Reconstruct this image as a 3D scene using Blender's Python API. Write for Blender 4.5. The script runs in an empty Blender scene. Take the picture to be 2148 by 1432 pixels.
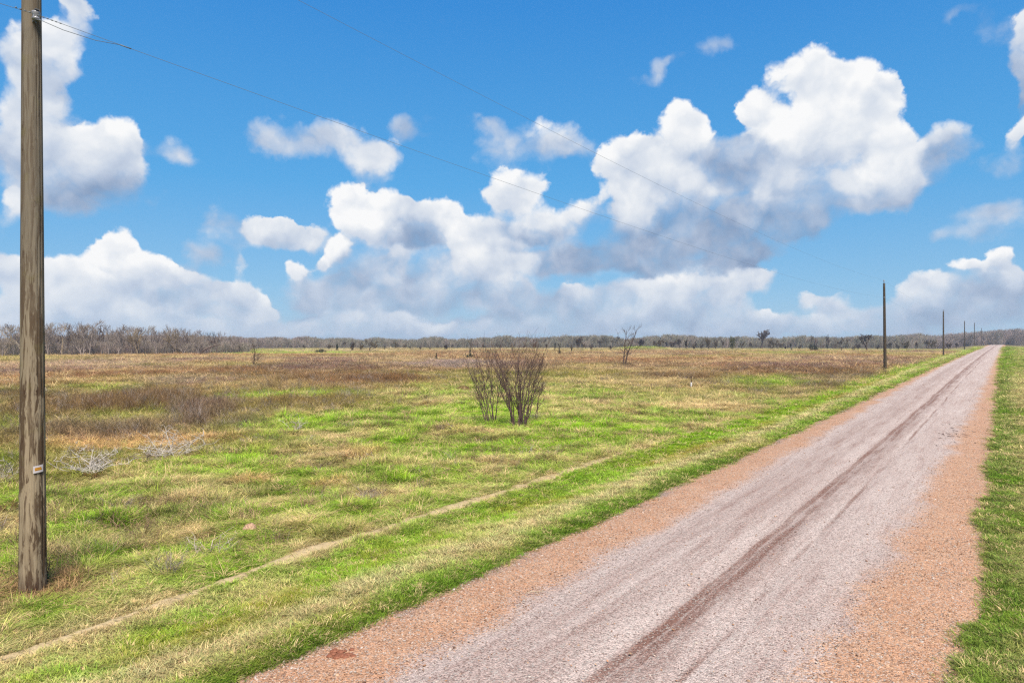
import bpy, bmesh, math, random
import numpy as np
from mathutils import Vector, Matrix

# ------------------------------------------------------------------ camera, sky, sun, exposure
scene = bpy.context.scene
CAM_H = 3.3
cam_data = bpy.data.cameras.new("camera")
cam_data.sensor_width = 36.0
cam_data.lens = 24.0
cam_data.clip_start = 0.1
cam_data.clip_end = 20000.0
camera = bpy.data.objects.new("camera", cam_data)
camera.location = (0, 0, CAM_H)
camera.rotation_euler = (math.radians(90 - 0.08), 0, 0)
scene.collection.objects.link(camera)
scene.camera = camera

vs = scene.view_settings
vs.view_transform = 'Standard'
vs.look = 'None'
vs.exposure = 1.0
vs.gamma = 1.0
vs.use_curve_mapping = False
scene.cycles.use_denoising = False            # the sampling is enough, and grass keeps its grain
scene.cycles.pixel_filter_type = 'BLACKMAN_HARRIS'
scene.cycles.filter_width = 1.3
scene.cycles.adaptive_threshold = .007
scene.cycles.max_bounces = 4
scene.cycles.diffuse_bounces = 2
scene.cycles.glossy_bounces = 1
scene.cycles.transmission_bounces = 1
scene.cycles.volume_bounces = 0
scene.cycles.transparent_max_bounces = 4

SUN_EL, SUN_AZ = math.radians(52), math.radians(168)     # azimuth clockwise from +Y
sun_data = bpy.data.lights.new("sun", 'SUN')
sun_data.energy = 4.5
sun_data.angle = math.radians(26)
sun_data.color = (1.0, 0.93, 0.82)
sun = bpy.data.objects.new("sun", sun_data)
_sd = Vector((math.sin(SUN_AZ) * math.cos(SUN_EL), math.cos(SUN_AZ) * math.cos(SUN_EL), math.sin(SUN_EL)))
sun.rotation_euler = _sd.to_track_quat('Z', 'Y').to_euler()
sun.location = _sd * 60
scene.collection.objects.link(sun)

# cloud masses of the sky as (azimuth, elevation, half-width, half-height, density, brightness, top-to-base gain), degrees
CLOUDS = [
    (-32.8, 21.6, 1.8, 2, 1, 0.78, 0.32), (-32.5, 22.5, 1.4, 1.2, 1, 0.78, 0.32), (-35.3, 19.3, 2.5, 2.4, 1, 0.75, 0.32), (-33.5, 19.1, 2.1, 3, 1, 0.7, 0.32), (-35.3, 16.3, 2.9, 3.5, 1, 0.72, 0.32),
    (-33.8, 17.2, 1.8, 3.3, 1, 0.7, 0.32), (-35.6, 13.5, 3.8, 3.9, 1, 0.72, 0.32), (-30.4, 14.5, 3.1, 2.7, 1, 0.95, 0.32), (-32, 12.8, 4.8, 3.3, 1, 0.85, 0.32), (-29.5, 12.6, 2.4, 3.1, 1, 0.82, 0.32),
    (-34.2, 11.9, 5.1, 3.7, 1, 0.7, 0.32), (-26.7, 13.6, 2.8, 2, 0.765, 0.62, 0.2), (-31.4, 10.4, 6.7, 2.8, 0.867, 0.32, 0.2), (-36.2, 8.8, 1.8, 2.5, 1, 0.82, 0.32), (-33.1, 9.1, 3.5, 1.7, 0.612, 0.27, 0.2),
    (-30.1, 7.1, 1.5, 1.6, 1, 1, 0.32), (-31, 6.1, 2.2, 1.8, 1, 1, 0.32), (-28.4, 5.6, 2.5, 2.2, 1, 0.98, 0.32), (-27.1, 4.9, 1.6, 1.8, 1, 0.9, 0.32), (-33.4, 5.1, 2.8, 2.3, 1, 0.92, 0.32),
    (-35.8, 4.7, 2, 2.2, 1, 0.8, 0.32), (-32.8, 3.2, 5.7, 3.1, 1, 0.85, 0.32), (-28.1, 4, 4.7, 2.7, 1, 0.8, 0.32), (-24.2, 3.8, 5, 2.3, 1, 0.66, 0.32), (-30.5, 1.4, 11.5, 2.1, 1, 0.62, 0.15),
    (-22, 2.7, 3.2, 2.4, 1, 0.72, 0.32), (-20.5, 2.2, 1.8, 2.1, 1, 0.95, 0.32), (-35.8, 2.1, 3.1, 3.3, 1, 0.75, 0.32), (-27.5, 3.2, 2.6, 1.2, 1, 0.35, 0.1), (-24.5, 2.5, 4.4, 1.3, 1, 0.45, 0.1),
    (-19.7, 0.8, 4.5, 1.6, 0.816, 0.62, 0.1), (-23.5, 7.8, 3, 2.7, 0.816, 0.54, 0.2), (-24.5, 6.3, 2.5, 2.1, 0.663, 0.42, 0.2), (-22.1, 6.1, 0.8, 1.8, 0.765, 0.67, 0.2), (-18.7, 8.5, 4.9, 2, 1, 0.78, 0.35),
    (-20.3, 8.7, 2.1, 1.6, 1, 0.85, 0.2), (-19.7, 16.2, 3.1, 2.5, 0.867, 0.7, 0.2), (-19.2, 14.8, 3, 1.5, 0.714, 0.52, 0.1), (-15, 16.8, 3.3, 2.2, 0.867, 0.72, 0.2), (-16.5, 14.7, 3.7, 1.4, 0.612, 0.52, 0.1),
    (-13.3, 15.4, 3.6, 2.4, 0.816, 0.67, 0.2), (-11.1, 14.4, 4.4, 2.8, 0.969, 0.74, 0.25), (-16.9, 15.6, 3.1, 1.9, 0.561, 0.52, 0.1), (-8.7, 17.5, 2.8, 2, 0.6324, 0.54, 0.1), (-7.5, 16.5, 2.8, 1.4, 0.612, 0.54, 0.1),
    (-1.4, 17.3, 4.2, 1.7, 0.7344, 0.58, 0.1), (3.9, 16.5, 3.5, 2.3, 0.816, 0.7, 0.2), (0.6, 15.4, 7.1, 2.8, 0.867, 0.62, 0.2), (-12.7, 11.6, 2.6, 1.6, 1, 1.05, 0.32), (-13.5, 10.2, 3.1, 2.8, 1, 1.02, 0.32),
    (-9.3, 11.3, 3.3, 2, 1, 0.98, 0.32), (-5.7, 10.8, 3.7, 2.1, 1, 0.98, 0.32), (-11.2, 9.5, 3.9, 2.6, 1, 0.92, 0.32), (-7.7, 9.6, 5.3, 2.3, 1, 0.85, 0.32), (-4.5, 9.2, 1.7, 2.5, 1, 1, 0.32),
    (-8.3, 9, 4.7, 1.9, 1.4, 0.28, 0.1), (-14.2, 7.5, 1.9, 1.3, 1, 1.05, 0.32), (-15.6, 6.7, 1.4, 0.9, 1, 1, 0.32), (-17.2, 5.5, 1.6, 1.6, 1, 0.98, 0.32), (-14.6, 4.8, 3.8, 2.3, 1, 0.55, 0.32),
    (-12, 6, 4.5, 3.6, 1, 0.55, 0.32), (-7.5, 6.3, 5.3, 3, 1, 0.5, 0.32), (-9.3, 7.2, 1.4, 2.6, 1, 0.75, 0.32), (-16.9, 2.8, 3.7, 2.7, 1, 0.34, 0.2), (-13.1, 3.3, 6.4, 2.3, 1, 0.42, 0.25),
    (-7.7, 3.5, 6.6, 2.1, 1, 0.4, 0.25), (-3.4, 6.1, 4.7, 3.2, 1, 0.75, 0.32), (-0.4, 6.1, 5.4, 2.7, 1, 0.82, 0.32), (-2.6, 8.9, 2.7, 2.6, 1, 0.88, 0.32), (-11, 2.3, 2.7, 2.1, 1, 0.7, 0.3),
    (-3, 1.3, 2.5, 1.1, 1, 0.82, 0.2), (-8.5, 1.1, 3.6, 1.1, 1, 0.72, 0.2), (-14.6, 0.9, 5.7, 1.3, 1, 0.5, 0.1), (0.2, 12.6, 4.2, 2, 1, 0.95, 0.32), (0.8, 10.6, 5, 2.7, 1, 0.78, 0.32),
    (0.6, 9, 5.4, 1.2, 1, 0.38, 0.1), (6.3, 10.6, 2.7, 2.6, 1, 0.82, 0.32), (3.8, 8.5, 3.3, 3.3, 1, 0.62, 0.32), (4.2, 6.3, 5.3, 2, 1, 0.25, 0.1), (14.6, 17.8, 2.5, 2, 1, 1.02, 0.32),
    (13.6, 15.9, 4.4, 2.9, 1, 1, 0.32), (9.7, 15.5, 2.9, 2.1, 1, 1, 0.32), (7.7, 14.5, 2.1, 1.5, 1, 1, 0.32), (10.9, 13.5, 5.5, 3.1, 1, 0.8, 0.32), (16.6, 14.2, 4.3, 2.5, 1.2, 0.36, 0.25),
    (19.8, 14.2, 3.6, 2.4, 1.1, 0.42, 0.25), (18.2, 13, 4.2, 1.8, 1.1, 0.3, 0.2), (15.1, 12.9, 3.8, 2.5, 1, 0.92, 0.32), (13, 13.5, 2.9, 2.5, 1, 0.9, 0.32), (9.7, 12.2, 3.6, 2.5, 1, 0.9, 0.32),
    (10.1, 9.7, 3.6, 2.1, 1, 0.72, 0.32), (19.8, 17.8, 2.3, 1.9, 1, 1.02, 0.32), (21.6, 15.9, 4.2, 2.7, 1, 1.02, 0.32), (22.9, 19.4, 4.1, 3, 1, 1.02, 0.32), (25.6, 18.9, 3.8, 3, 1, 1.03, 0.32),
    (27.8, 18.1, 2.9, 2.7, 1, 1, 0.32), (29.5, 17.8, 1.2, 1.6, 1, 0.95, 0.32), (25.6, 16.1, 5.5, 3.4, 1, 0.88, 0.32), (28.5, 14.3, 3.4, 2.8, 1, 1, 0.32), (29.8, 12.3, 3, 3.3, 1, 0.97, 0.32),
    (24.3, 13.6, 4.5, 2.9, 1, 0.72, 0.32), (19.8, 12.2, 4.8, 2.7, 1, 0.5, 0.3), (23.3, 11.6, 3.4, 2.4, 1, 0.6, 0.3), (15.8, 10.1, 5.6, 2.6, 1, 0.32, 0.3), (12.8, 10.6, 3.8, 2.3, 1, 0.5, 0.3),
    (22.3, 9.7, 4.6, 2.1, 1, 0.34, 0.3), (26.6, 10.1, 5.4, 1.9, 1, 0.48, 0.2), (29.1, 10.7, 3.6, 2.3, 1, 0.55, 0.2), (32.5, 14, 2.5, 2.4, 0.867, 0.77, 0.2), (32.6, 12.4, 3.3, 2.6, 0.918, 0.42, 0.2),
    (20.6, 11.2, 1.9, 2.3, 1, 0.78, 0.32), (7.8, 7.1, 8.6, 2, 1, 0.3, 0.2), (14, 6.5, 9.5, 2.3, 1, 0.26, 0.2), (20.2, 8, 6.5, 2.2, 1, 0.3, 0.22), (12.8, 8.7, 7.7, 2.3, 1, 0.36, 0.22),
    (18.7, 6.6, 4.2, 1.6, 1, 0.24, 0.15), (23.6, 8.5, 3.5, 1.5, 0.816, 0.32, 0.2), (16.6, 8.5, 3.7, 1.9, 1, 0.3, 0.2), (25.9, 11.7, 2.7, 2.1, 1, 0.72, 0.2), (18.7, 9.7, 3.6, 1.9, 1, 0.36, 0.2),
    (16.2, 4.4, 6.2, 2.3, 1, 0.72, 0.32), (12.8, 4.2, 3.8, 2.6, 1, 0.82, 0.32), (9, 3.7, 4.9, 3, 1, 0.6, 0.32), (6, 2.7, 5.3, 2.8, 1, 0.45, 0.32), (12.1, 1.9, 7.1, 2.4, 1, 0.42, 0.32),
    (19.1, 4.7, 3.6, 1.4, 1, 0.72, 0.32), (16.2, 2.5, 3.1, 2.7, 1, 0.62, 0.32), (7, 1.3, 4, 1.5, 1, 0.5, 0.32), (1.4, 2.8, 5.4, 2.5, 1, 0.4, 0.32), (-0.6, 3.6, 4, 1.7, 1, 0.5, 0.32),
    (2.6, 1, 7.4, 1.2, 1, 0.4, 0.1), (23.6, 3, 1.9, 1.4, 1, 0.8, 0.32), (25.6, 2.7, 2, 1.5, 1, 0.68, 0.32), (21.6, 1.7, 2.2, 1.4, 1, 0.7, 0.32), (24.3, 1.2, 3.4, 1.2, 1, 0.6, 0.32),
    (19.8, 1.1, 3.6, 1.1, 1, 0.5, 0.1), (26.9, 1.6, 3.2, 1.7, 1, 0.5, 0.1), (35.8, 5.6, 1.3, 1.1, 1, 1, 0.32), (34.1, 5.1, 1.7, 0.9, 1, 0.92, 0.32), (36.1, 4.5, 1.8, 1.5, 1, 0.6, 0.32),
    (31.5, 3.9, 2.7, 1.4, 1, 0.72, 0.32), (34, 3.6, 3.5, 2.2, 1, 0.42, 0.2), (36.3, 3, 3.1, 3, 1, 0.25, 0.32), (30.3, 3.1, 2.3, 1.7, 1, 0.66, 0.32), (32.9, 1.8, 5.7, 2.3, 1, 0.32, 0.32),
    (29.4, 1.9, 3.1, 1.9, 1, 0.5, 0.32), (32.6, 2.5, 2.9, 1.1, 1, 0.55, 0.2), (36.1, 7.8, 3.8, 2.3, 0.765, 0.52, 0.1), (32.7, 7.2, 3.6, 1.1, 0.714, 0.52, 0.1), (34.5, 8.6, 2.8, 1.5, 0.612, 0.52, 0.1),
    (37, 20.3, 1.4, 2.4, 1, 0.85, 0.32), (36.5, 17, 1.1, 3.4, 0.816, 0.32, 0.1), (36.9, 17.5, 1.3, 2.9, 1, 0.5, 0.1), (36.8, 13.8, 1.3, 2, 1, 0.9, 0.32), (36.4, 11.7, 3, 1.7, 0.765, 0.37, 0.1),
    (11.9, 21.1, 1.9, 1.9, 0.6732, 0.58, 0.1), (12.8, 21.9, 2.4, 1.3, 0.6324, 0.58, 0.1), (14.7, 22.2, 3.9, 1.1, 0.612, 0.58, 0.1), (17.3, 22.6, 2.3, 1, 0.561, 0.58, 0.1), (10.3, 20.5, 2.1, 1, 0.51, 0.52, 0.1),
    (34.7, 21.5, 3.4, 1.4, 0.612, 0.47, 0.1), (32.6, 21.6, 2, 1.1, 0.561, 0.47, 0.1), (35.4, 20.4, 2.8, 1.2, 0.51, 0.42, 0.1), (-30.8, 19.5, 0.5, 0.6, 0.51, 0.52, 0.1), (-23.5, 13.8, 1, 1, 0.459, 0.52, 0.1),
    (-24.2, 9.7, 1.7, 1.3, 0.4284, 0.42, 0.1), (10.3, 4.6, 2, 1.4, 1, 0.92, 0.32), (14.9, 5, 2.3, 1.4, 1, 0.88, 0.32), (17.7, 4, 2.1, 1.7, 1, 0.82, 0.32), (9, 2.3, 2.6, 1.6, 1, 0.72, 0.32),
    (5.6, 3.9, 2.4, 1.6, 1, 0.7, 0.32), (13.6, 2.3, 2.5, 1.7, 1, 0.66, 0.32), (18.7, 2.4, 2.2, 1.5, 1, 0.58, 0.32), (-32, 4.2, 1.9, 1.9, 1, 0.96, 0.32), (-34.5, 3.1, 2, 1.7, 1, 0.9, 0.32),
    (-31.4, 2, 2.9, 1.5, 1, 0.88, 0.32), (-25.9, 4.6, 1.9, 1.4, 1, 0.82, 0.32), (-22.9, 3.6, 1.9, 1.5, 1, 0.86, 0.32), (-26.5, 1.8, 3.2, 1.1, 1, 0.66, 0.32), (-0.6, 4.6, 2.7, 1.5, 1, 0.66, 0.32),
    (-6.7, 4.5, 2.7, 1.7, 1, 0.62, 0.32), (-10.1, 4.5, 2.6, 2, 1, 0.7, 0.32), (-13.9, 1.9, 2.5, 1.4, 1, 0.55, 0.32), (0, 8.1, 2.7, 1.6, 1, 0.72, 0.32), (31.5, 2, 2, 1.1, 1, 0.62, 0.32),
    (35.1, 2.4, 1.8, 1.1, 1, 0.5, 0.32), (36.4, 4.3, 1.1, 1.2, 1, 0.8, 0.32), (10.1, 10.7, 2.6, 1.9, 1, 0.86, 0.32), (18.7, 17.1, 1.6, 1.4, 1, 0.98, 0.32), (14.3, 11.3, 2.5, 1.6, 1, 0.74, 0.32),
    (24.9, 15, 2.4, 2, 1, 0.9, 0.32), (28.5, 12.3, 2.3, 2.3, 1, 1, 0.32), (22.3, 13.9, 2.1, 1.8, 1, 0.9, 0.32), (-2.6, 2.6, 12.6, 3.4, 0.612, 0.42, 0.15), (0.2, 1, 15.1, 1.7, 0.6324, 0.54, 0.1),
    (-14.6, 0.5, 15.7, 1.3, 0.663, 0.52, 0.1), (16.6, 0.7, 17.8, 1.4, 0.714, 0.47, 0.1), (30, 0.7, 12.6, 1.3, 0.663, 0.42, 0.1), (-18.7, 8.6, 2.4, 1.6, 1, 0.9, 0.32), (-16.9, 8.3, 2.5, 1.5, 1, 0.78, 0.32),
    (-32.8, 0.8, 5.7, 0.9, 1, 0.75, 0.1), (-26.2, 0.9, 6.5, 1, 1, 0.7, 0.1), (-6.7, 18.2, 1.7, 1.4, 0.561, 0.58, 0.1), (-9.5, 17.7, 2, 1.5, 0.612, 0.58, 0.1), (-2.6, 17.8, 2.5, 1.2, 0.612, 0.62, 0.1),
    (5.4, 15.5, 2.2, 1.7, 0.663, 0.62, 0.1), (-25.4, 13.1, 1.8, 1.2, 0.6324, 0.64, 0.1), (-22.9, 9.5, 1.9, 1.5, 0.612, 0.52, 0.1), (-13.5, 1.6, 2.8, 1.4, 1, 0.86, 0.32), (-8.9, 1.8, 2.4, 1.3, 1, 0.84, 0.32),
    (-16.9, 0.9, 2.5, 1.2, 1, 0.82, 0.32), (-6.1, 1, 2.9, 1.1, 1, 0.86, 0.32), (2.2, 1.7, 2.7, 1.3, 1, 0.72, 0.32), (12.4, 0.9, 3.2, 1, 1, 0.74, 0.32), (20.2, 2, 2, 1.1, 1, 0.76, 0.32),
    (-36.1, 0.8, 3.1, 1.1, 1, 0.8, 0.32),
]



class Nodes:
    """small helper that writes shader nodes"""
    def __init__(self, tree):
        self.t = tree
        self.n = tree.nodes
        self.l = tree.links

    def _in(self, sock, v):
        if hasattr(v, 'is_output'):
            self.l.new(v, sock)
        elif v is not None:
            sock.default_value = v

    def math(self, op, a, b=None, c=None, clamp=False):
        n = self.n.new('ShaderNodeMath')
        n.operation = op
        n.use_clamp = clamp
        for i, v in enumerate((a, b, c)):
            self._in(n.inputs[i], v)
        return n.outputs[0]

    def vec(self, op, a, b=None, c=None):
        n = self.n.new('ShaderNodeVectorMath')
        n.operation = op
        for i, v in enumerate((a, b, c)):
            if op == 'SCALE' and i == 1:
                self._in(n.inputs['Scale'], v)
            else:
                self._in(n.inputs[i], v)
        return n.outputs['Value'] if op in ('DOT_PRODUCT', 'LENGTH', 'DISTANCE') else n.outputs['Vector']

    def noise(self, v, scale, detail=4, rough=.5, dist=0.0, lac=2.0, color=False, ntype=None):
        n = self.n.new('ShaderNodeTexNoise')
        if ntype:
            n.noise_type = ntype
        self._in(n.inputs['Vector'], v)
        n.inputs['Scale'].default_value = scale
        n.inputs['Detail'].default_value = detail
        n.inputs['Roughness'].default_value = rough
        n.inputs['Lacunarity'].default_value = lac
        n.inputs['Distortion'].default_value = dist
        return n.outputs['Color' if color else 'Fac']

    def voronoi(self, v, scale, detail=0, rough=.5, feature='F1', smooth=.5, out='Distance', rand=1.0):
        n = self.n.new('ShaderNodeTexVoronoi')
        n.feature = feature
        n.normalize = False
        self._in(n.inputs['Vector'], v)
        n.inputs['Scale'].default_value = scale
        n.inputs['Detail'].default_value = detail
        n.inputs['Roughness'].default_value = rough
        n.inputs['Randomness'].default_value = rand
        if feature == 'SMOOTH_F1':
            n.inputs['Smoothness'].default_value = smooth
        return n.outputs[out]

    def map(self, v, a, b, c=0.0, d=1.0, smooth=True):
        n = self.n.new('ShaderNodeMapRange')
        n.interpolation_type = 'SMOOTHSTEP' if smooth else 'LINEAR'
        for k, x in zip(('Value', 'From Min', 'From Max', 'To Min', 'To Max'), (v, a, b, c, d)):
            self._in(n.inputs[k], x)
        return n.outputs['Result']

    def ramp(self, v, stops, interp='LINEAR'):
        n = self.n.new('ShaderNodeValToRGB')
        r = n.color_ramp
        r.interpolation = interp
        while len(r.elements) < len(stops):
            r.elements.new(.5)
        for e, (p, c) in zip(r.elements, stops):
            e.position = p
            e.color = (c[0], c[1], c[2], 1)
        self._in(n.inputs[0], v)
        return n.outputs[0]

    def mix(self, f, a, b, blend='MIX', clamp=True):
        n = self.n.new('ShaderNodeMix')
        n.data_type = 'RGBA'
        n.blend_type = blend
        n.clamp_factor = clamp
        self._in(n.inputs[0], f)
        for i, v in ((6, a), (7, b)):
            if isinstance(v, tuple) and len(v) == 3:
                v = v + (1.0,)
            self._in(n.inputs[i], v)
        return n.outputs[2]

    def xyz(self, v):
        n = self.n.new('ShaderNodeSeparateXYZ')
        self._in(n.inputs[0], v)
        return n.outputs

    def comb(self, x, y, z):
        n = self.n.new('ShaderNodeCombineXYZ')
        for i, v in enumerate((x, y, z)):
            self._in(n.inputs[i], v)
        return n.outputs[0]

    def attr(self, name, kind='GEOMETRY', out='Color'):
        n = self.n.new('ShaderNodeAttribute')
        n.attribute_type = kind
        n.attribute_name = name
        return n.outputs[out]


def build_world():
    world = bpy.data.worlds.new("World")
    scene.world = world
    world.use_nodes = True
    world.cycles.sampling_method = 'MANUAL'
    world.cycles.sample_map_resolution = 512
    N = Nodes(world.node_tree)
    N.n.clear()
    sky = N.n.new('ShaderNodeTexSky')
    sky.sky_type = 'NISHITA'
    sky.sun_disc = False
    sky.sun_elevation = SUN_EL
    sky.sun_rotation = SUN_AZ
    sky.altitude = 0
    sky.air_density = 1.0
    sky.dust_density = 0.3
    sky.ozone_density = 3.0
    hsv = N.n.new('ShaderNodeHueSaturation')
    hsv.inputs['Saturation'].default_value = SKY_SAT
    hsv.inputs['Value'].default_value = SKY_VAL
    hsv.inputs['Hue'].default_value = SKY_HUE
    N.l.new(sky.outputs[0], hsv.inputs['Color'])

    tc = N.n.new('ShaderNodeTexCoord')
    d = N.vec('NORMALIZE', tc.outputs['Generated'])
    x, y, z = N.xyz(d)[:3]
    az = N.math('MULTIPLY', N.math('ARCTAN2', x, y), 57.2958)
    el = N.math('MULTIPLY', N.math('ARCSINE', z), 57.2958)
    warp = N.noise(d, 15, 7, .56, color=True)
    wx, wy, wz = N.xyz(N.vec('SUBTRACT', warp, (.5, .5, .5)))[:3]
    az_w = N.math('MULTIPLY_ADD', wx, 4.2, az)
    el_w = N.math('MULTIPLY_ADD', wy, 3.4, el)
    # clear air: the sky texture, deepened to the saturated blue of the photograph
    tone = N.ramp(N.map(el, 0, 90, 0, 1, False), [(0.0, (.30, .50, .73)), (.05, (.205, .455, .73)), (.14, (.085, .375, .745)),
                                                  (.29, (.036, .262, .69)), (1.0, (.015, .13, .42))])
    blue = N.mix(.12, N.vec('SCALE', tone, SKY_GAIN), N.vec('MINIMUM', hsv.outputs[0], (9, 9, 9)))
    # rounded billows, sampled twice (the second a little nearer the light) for relief
    def billow(v):
        return N.voronoi(v, 22, 3, .55, 'F1')
    dw = N.vec('ADD', d, N.vec('SCALE', N.vec('SUBTRACT', warp, (.5, .5, .5)), .05))
    b0 = billow(dw)
    r0 = N.noise(dw, 14, 2.6, .48)
    r1 = N.noise(N.vec('ADD', dw, (-.005, 0, .018)), 14, 2.6, .48)
    # the named masses: three at a time in the x, y, z channels
    F = num = None
    for i in range(0, len(CLOUDS), 3):
        g = CLOUDS[i:i + 3]
        while len(g) < 3:
            g = g + [(0, -89, .5, .5, 0, 0, 0)]
        X = N.vec('MULTIPLY_ADD', N.comb3(az_w), tuple(1 / q[2] for q in g), tuple(-q[0] / q[2] for q in g))
        Y = N.vec('MULTIPLY_ADD', N.comb3(el_w), tuple(1 / q[3] for q in g), tuple(-q[1] / q[3] for q in g))
        d2 = N.vec('MULTIPLY_ADD', Y, Y, N.vec('MULTIPLY', X, X))
        t = N.vec('MAXIMUM', N.vec('SUBTRACT', (1, 1, 1), d2), (0, 0, 0))
        w = N.vec('MULTIPLY', N.vec('MULTIPLY', t, t), tuple(q[4] for q in g))
        lum = N.vec('MULTIPLY_ADD', Y, tuple(q[6] for q in g), tuple(q[5] for q in g))
        f = N.vec('DOT_PRODUCT', w, (1, 1, 1))
        # squared weights keep neighbouring masses distinct in tone
        ww = N.vec('MULTIPLY', N.vec('MULTIPLY', w, w), w)
        nn = N.vec('DOT_PRODUCT', ww, lum)
        dd = N.vec('DOT_PRODUCT', ww, (1, 1, 1))
        F = f if F is None else N.math('ADD', F, f)
        num = nn if num is None else N.math('ADD', num, nn)
        den = dd if i == 0 else N.math('ADD', den, dd)
    # elsewhere in the sky: the same kind of broken cumulus from noise
    away = N.math('MAXIMUM', N.map(N.math('ABSOLUTE', az), 38, 52), N.map(el, 29, 38))
    cov = N.map(N.noise(N.vec('MULTIPLY', dw, (1, 1, 1.9)), 3.2, 5, .55), .47, .66, 0, 1.1)
    Fa = N.math('MULTIPLY', cov, away)
    F = N.math('ADD', F, Fa)
    num = N.math('MULTIPLY_ADD', Fa, .62, num)
    den = N.math('ADD', N.math('ADD', den, Fa), 1e-5)
    Fc = N.math('MINIMUM', F, 1.25)
    dens = N.math('MULTIPLY_ADD', b0, -.46, N.math('ADD', Fc, .23))
    thin = N.math('SUBTRACT', 1.25, Fc)
    dens = N.math('MULTIPLY_ADD', N.math('MULTIPLY', thin, wz), 1.7, dens)
    lum = N.math('MULTIPLY_ADD', N.math('DIVIDE', num, den), 1.02, .035)
    alpha = N.map(dens, CL_LO, N.map(lum, .62, .98, 1.22, .56))        # sunlit heads are crisp, the rest is soft
    relief = N.math('MULTIPLY_ADD', N.math('SUBTRACT', r0, r1), 1.2, N.math('MULTIPLY_ADD', b0, -.22, .09))
    thick = N.map(dens, .35, 1.0, 0, -.06)
    lum = N.math('ADD', N.math('ADD', lum, relief), thick)
    fine = N.math('MULTIPLY_ADD', wz, .28, lum)
    col = N.ramp(fine, [(0.0, (.27, .36, .53)), (.25, (.42, .51, .67)), (.5, (.58, .66, .79)), (.75, (.78, .825, .89)), (1.0, (.98, .985, .99))])
    col = N.vec('SCALE', col, CL_GAIN)
    # air between us and the lowest clouds
    low = N.map(el, 0, 6, .36, 0)
    col = N.mix(low, col, (CL_GAIN * .54, CL_GAIN * .66, CL_GAIN * .81))
    out = N.mix(alpha, blue, col)
    bg = N.n.new('ShaderNodeBackground')
    bg.inputs['Strength'].default_value = 0.1
    N.l.new(out, bg.inputs['Color'])
    wo = N.n.new('ShaderNodeOutputWorld')
    N.l.new(bg.outputs[0], wo.inputs['Surface'])


def _comb3(self, v):
    return self.comb(v, v, v)


Nodes.comb3 = _comb3
SKY_SAT, SKY_VAL, SKY_HUE, SKY_GAIN = 1.2, .9, .5, 5.05
CL_LO, CL_HI, CL_GAIN = .18, .98, 4.9
build_world()
# ------------------------------------------------------------------ helpers
RNG = np.random.default_rng(7)
COL = scene.collection


def srgb(r, g, b, k=1.0):
    """8-bit colour to a linear albedo, scaled by k"""
    c = np.array([r, g, b]) / 255.0
    c = np.where(c <= .04045, c / 12.92, ((c + .055) / 1.055) ** 2.4) * k
    return tuple(float(v) for v in c)


def _lattice(ix, iy, seed):
    h = (ix.astype(np.int64) * 374761393 + iy.astype(np.int64) * 668265263 + seed * 1442695041) & 0x7fffffff
    h = ((h ^ (h >> 13)) * 1274126177) & 0x7fffffff
    return ((h ^ (h >> 16)) & 0xffff) / 65535.0


def vnoise(x, y, seed=0):
    x0, y0 = np.floor(x), np.floor(y)
    fx, fy = x - x0, y - y0
    fx = fx * fx * fx * (fx * (fx * 6 - 15) + 10)
    fy = fy * fy * fy * (fy * (fy * 6 - 15) + 10)
    a, b = _lattice(x0, y0, seed), _lattice(x0 + 1, y0, seed)
    c, d = _lattice(x0, y0 + 1, seed), _lattice(x0 + 1, y0 + 1, seed)
    return (a + (b - a) * fx) * (1 - fy) + (c + (d - c) * fx) * fy


def fbm(x, y, wave, octaves=4, seed=0, gain=.5):
    """fractal noise about 0..1, mean .5, longest wavelength in metres"""
    out = np.zeros(np.shape(x))
    amp, tot, f = 1.0, 0.0, 1.0 / wave
    for o in range(octaves):
        out = out + amp * vnoise(x * f + 17.3 * o, y * f - 9.1 * o, seed + o)
        tot += amp
        amp *= gain
        f *= 2.03
    return out / tot


def sstep(a, b, x):
    t = np.clip((x - a) / (b - a), 0, 1)
    return t * t * (3 - 2 * t)


def new_obj(name, mesh, parent=None, mat=None):
    o = bpy.data.objects.new(name, mesh)
    COL.objects.link(o)
    if parent:
        o.parent = parent
    if mat and mesh:
        mesh.materials.append(mat)
    return o


def tag(o, label=None, cat=None, group=None, kind=None):
    for k, v in (('label', label), ('category', cat), ('group', group), ('kind', kind)):
        if v:
            o[k] = v
    return o


def empty(name, loc=(0, 0, 0), rz=0.0):
    o = bpy.data.objects.new(name, None)
    o.empty_display_size = .2
    o.location = loc
    o.rotation_euler = (0, 0, rz)
    COL.objects.link(o)
    return o


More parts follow.
